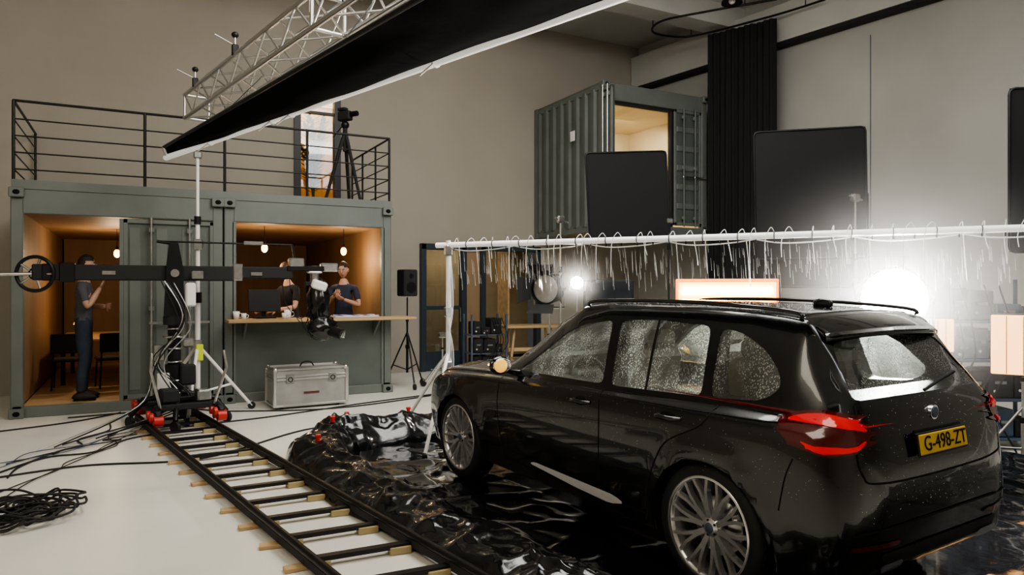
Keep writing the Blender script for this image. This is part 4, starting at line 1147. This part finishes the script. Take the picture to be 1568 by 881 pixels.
def soft(name, x, y, z, w, h, rz, m, fr=M_matte, core=None, tube=None):
    b = MB()
    b.box((0, -.06, z), (w, .10, h), fr, bev=.02); b.box((0, 0, z), (w*.97, .02, h*.94), m, bev=.008)
    if core:
        b.box((0, .012, z), (w*.92, .012, h*.72), core, bev=.005)
        b.cyl((-w*.42, .02, z+h*.08), (w*.42, .02, z+h*.08), h*.13, tube, n=14)
    else:
        for i in range(1, 4): b.box((-w/2+w*i/4, .012, z), (.006, .01, h*.92), fr)
    b.M = Matrix.Translation((0, -.16, 0)); stand(b, z, M_alu, .45, False, .016); b.M = Matrix()
    b.obj(name, (x, y, 0), rz)
soft('amber_lamp_panel', 5.53, 5.55, 1.66, 1.08, .32, toward(5.53, 5.55, 1, 1), M_orange, core=M_orange2, tube=M_orange3)
soft('warm_lamp', 6.52, 3.9, 1.28, .26, .32, toward(6.52, 3.9), M_warm)
soft('warm_lamp', 6.75, 3.3, 1.22, .48, .55, toward(6.75, 3.3), M_warm)

b = MB(); stand(b, 2.62, M_alu, .45, False, .016); b.box((0, 0, 2.6), (.1, .07, .09), M_steel, bev=.015); b.cyl((-.08, 0, 2.62), (.12, 0, 2.56), .012, M_steel); b.obj('light_stand', (4.83, 7.75, 0))
b = MB(); stand(b, 2.78, M_alu, .45, False, .016); b.box((0, 0, 2.76), (.12, .07, .09), M_steel, bev=.015); b.cyl((-.1, 0, 2.78), (.12, 0, 2.74), .012, M_steel); b.obj('light_stand', (7.35, 5.35, 0))

b = MB(); stand(b, 1.35, M_black, .4); b.box((0, 0, 1.6), (.75, .08, .46), M_matte, bev=.02); b.box((0, -.045, 1.6), (.68, .01, .39), mat('screen_dark', (.02, .025, .03), .15), bev=.004)
b.obj('field_monitor', (6.2, 8.6, 0), radians(-25))
b = MB()
for x in (-.5, .5):
    for y in (-.3, .3): b.cyl((x*1.1, y*1.2, 0), (x*.75, y*.5, .92), .028, M_wood2, n=6)
    b.box((x*.95, 0, .42), (.04, .5, .06), M_wood2)
b.box((0, 0, .95), (1.25, .62, .05), M_wood2, bev=.005); b.box((0, -.15, .5), (1.0, .03, .07), M_wood2)
b.obj('trestle_table', (6.95, 12.3, 0), radians(-10))
def rack(name, x, y, w, d_, h, rz, m=M_matte, n=4):
    b = MB()
    for sx in (-1, 1):
        for sy in (-1, 1):
            b.box((sx*w/2, sy*d_/2, h/2+.06), (.035, .035, h), M_blue, bev=.005); b.cyl((sx*w/2-.015, sy*d_/2, .05), (sx*w/2+.015, sy*d_/2, .05), .05, M_rubber, n=12)
    random.seed(int(x*10))
    for i in range(n):
        z = .12+(h-.1)*i/n
        b.box((0, 0, z), (w, d_, .025), M_blue, bev=.004)
        xx = -w/2+.06
        while xx < w/2-.16:
            ww = random.uniform(.14, .3); ww = min(ww, w/2-.05-xx); hh = random.uniform(.12, (h/n)*.8)
            b.box((xx+ww/2, 0, z+.015+hh/2), (ww*.92, d_*.75, hh), random.choice([m, M_matte, M_matte, m]), bev=.012)
            b.box((xx+ww/2, -d_*.38, z+hh*.6), (ww*.4, .01, .03), M_steel); b.cyl((xx+ww*.3, -d_*.39, z+hh*.3), (xx+ww*.3, -d_*.37, z+hh*.3), .015, M_white, n=8)
            xx += ww
    for k in range(5):
        x0 = random.uniform(-w/2, w/2); b.tube(crom([(x0, -d_*.4, h), (x0+.1, -d_*.6, h*.6), (x0-.1, -d_*.55, h*.3), (x0+.05, -d_*.8, .02)], 6), .009, M_rubber, 6)
    return b.obj(name, (x, y, 0), rz)
rack('equipment_cart', 8.1, 4.35, 1.0, .5, 1.75, radians(-30), M_blue)
rack('equipment_cart', 8.9, 2.9, .9, .5, 1.5, radians(-30), M_blue)
rack('equipment_cart', 5.9, 12.2, .70, .45, 1.15, radians(-5), M_matte, 3)
rack('equipment_cart', 7.9, 8.2, .9, .5, 1.2, radians(-35), M_matte, 3)
b = MB(); stand(b, 1.55, M_black, .40, True); b.box((0, 0, 1.80), (.27, .26, .46), M_matte, bev=.02); b.cyl((0, -.13, 1.72), (0, -.137, 1.72), .095, M_black, n=24); b.cyl((0, -.13, 1.92), (0, -.137, 1.92), .04, M_black, n=20)
b.obj('loudspeaker_stand', (4.12, 11.6, 0), .2)
b = MB(); stand(b, .9, M_alu, .35, True); b.box((0, 0, .9), (.12, .12, .1), M_steel, bev=.02); b.obj('rolling_stand', (4.65, 11.3, 0))

# ------------------------------------------------------------------ curtain and rail
b = MB()
C0 = V((10.30, 10.85, 0)); C1 = V((10.78, 9.52, 0))
def cur(u, v):
    p = C0.lerp(C1, u); n_ = V((C1-C0).cross(V((0, 0, 1)))).normalized()
    a = sin(u*pi*2*11)*.032*(.7+.3*v)+.02*sin(u*23+v*2)
    p = p+n_*a; p.z = 6.88-5.6*v; return p
b.sheet(cur, 180, 20, M_curt); b.obj('curtain')
b = MB()
P = crom([(10.98, 8.6, 6.93), (10.78, 9.5, 6.93), (10.30, 10.85, 6.93), (9.95, 11.3, 6.93), (9.3, 11.35, 6.93), (9.05, 10.8, 6.93), (9.5, 10.0, 6.93), (10.2, 9.0, 6.93)], 10)
b.tube(P, .022, M_black, 8)
for i in (5, 25, 45, 65): b.cyl(P[i], V((P[i].x, P[i].y, CH)), .01, M_black, n=6)
b.obj('curtain_rail')
def clamp_lamp(x, y):
    b = MB(); b.cyl((0, 0, .2), (0, 0, CH-6.7), .008, M_black, n=6); b.lathe([(.03, .22), (.06, .15), (.17, .05), (.18, 0), (.16, .01), (.001, .12)], (0, 0, 0), (0, 0, 1), M_black, 28); b.ell((0, 0, .04), (.06, .06, .05), M_white, 12)
    b.obj('ceiling_lamp', (x, y, 6.7))
clamp_lamp(9.2, 9.1); clamp_lamp(9.9, 4.6)

# ------------------------------------------------------------------ lights
def area(name, loc, tgt, sx, sy, e, col):
    ld = bpy.data.lights.new(name, 'AREA'); ld.shape = 'RECTANGLE'; ld.size = sx; ld.size_y = sy; ld.energy = e; ld.color = col
    o = bpy.data.objects.new(name, ld); COL.objects.link(o); o.location = loc
    o.rotation_euler = (V(tgt)-V(loc)).to_track_quat('-Z', 'Y').to_euler()
area('ceiling_softlight', (3.6, 5.5, 6.9), (3.2, 7.5, 0), 4.5, 5, 620, (1, .97, .91))
area('fill_light_rear', (-2.5, 1.0, 6.9), (0, 9, .6), 4, 4, 240, (1, .90, .74))  # fill added out of view to brighten the back of the set
area('fill_light_side', (6.0, .5, 6.9), (9.5, 9, 2.5), 4, 3, 210, (.97, .98, 1))  # fill added out of view to brighten the right-hand wall
area('upstairs_window_light', (3.0, 15.0, 6.1), (3.0, 15.3, 3), 1.6, 1.2, 70, (1, .78, .42))
area('storage_room_light', (6.6, 15.2, 2.9), (6.6, 15.2, 0), 2, 1, 26, (1, .85, .62))
area('upper_container_light', (9.0, 12.2, 5.3), (9.0, 12.9, 3), 1.4, 1.2, 120, (1, .88, .66))
w = bpy.data.worlds.new('world'); SC.world = w; w.use_nodes = True
w.node_tree.nodes['Background'].inputs[0].default_value = (.5, .5, .5, 1); w.node_tree.nodes['Background'].inputs[1].default_value = .1
try: SC.view_settings.look = 'AgX - Medium High Contrast'
except Exception: pass
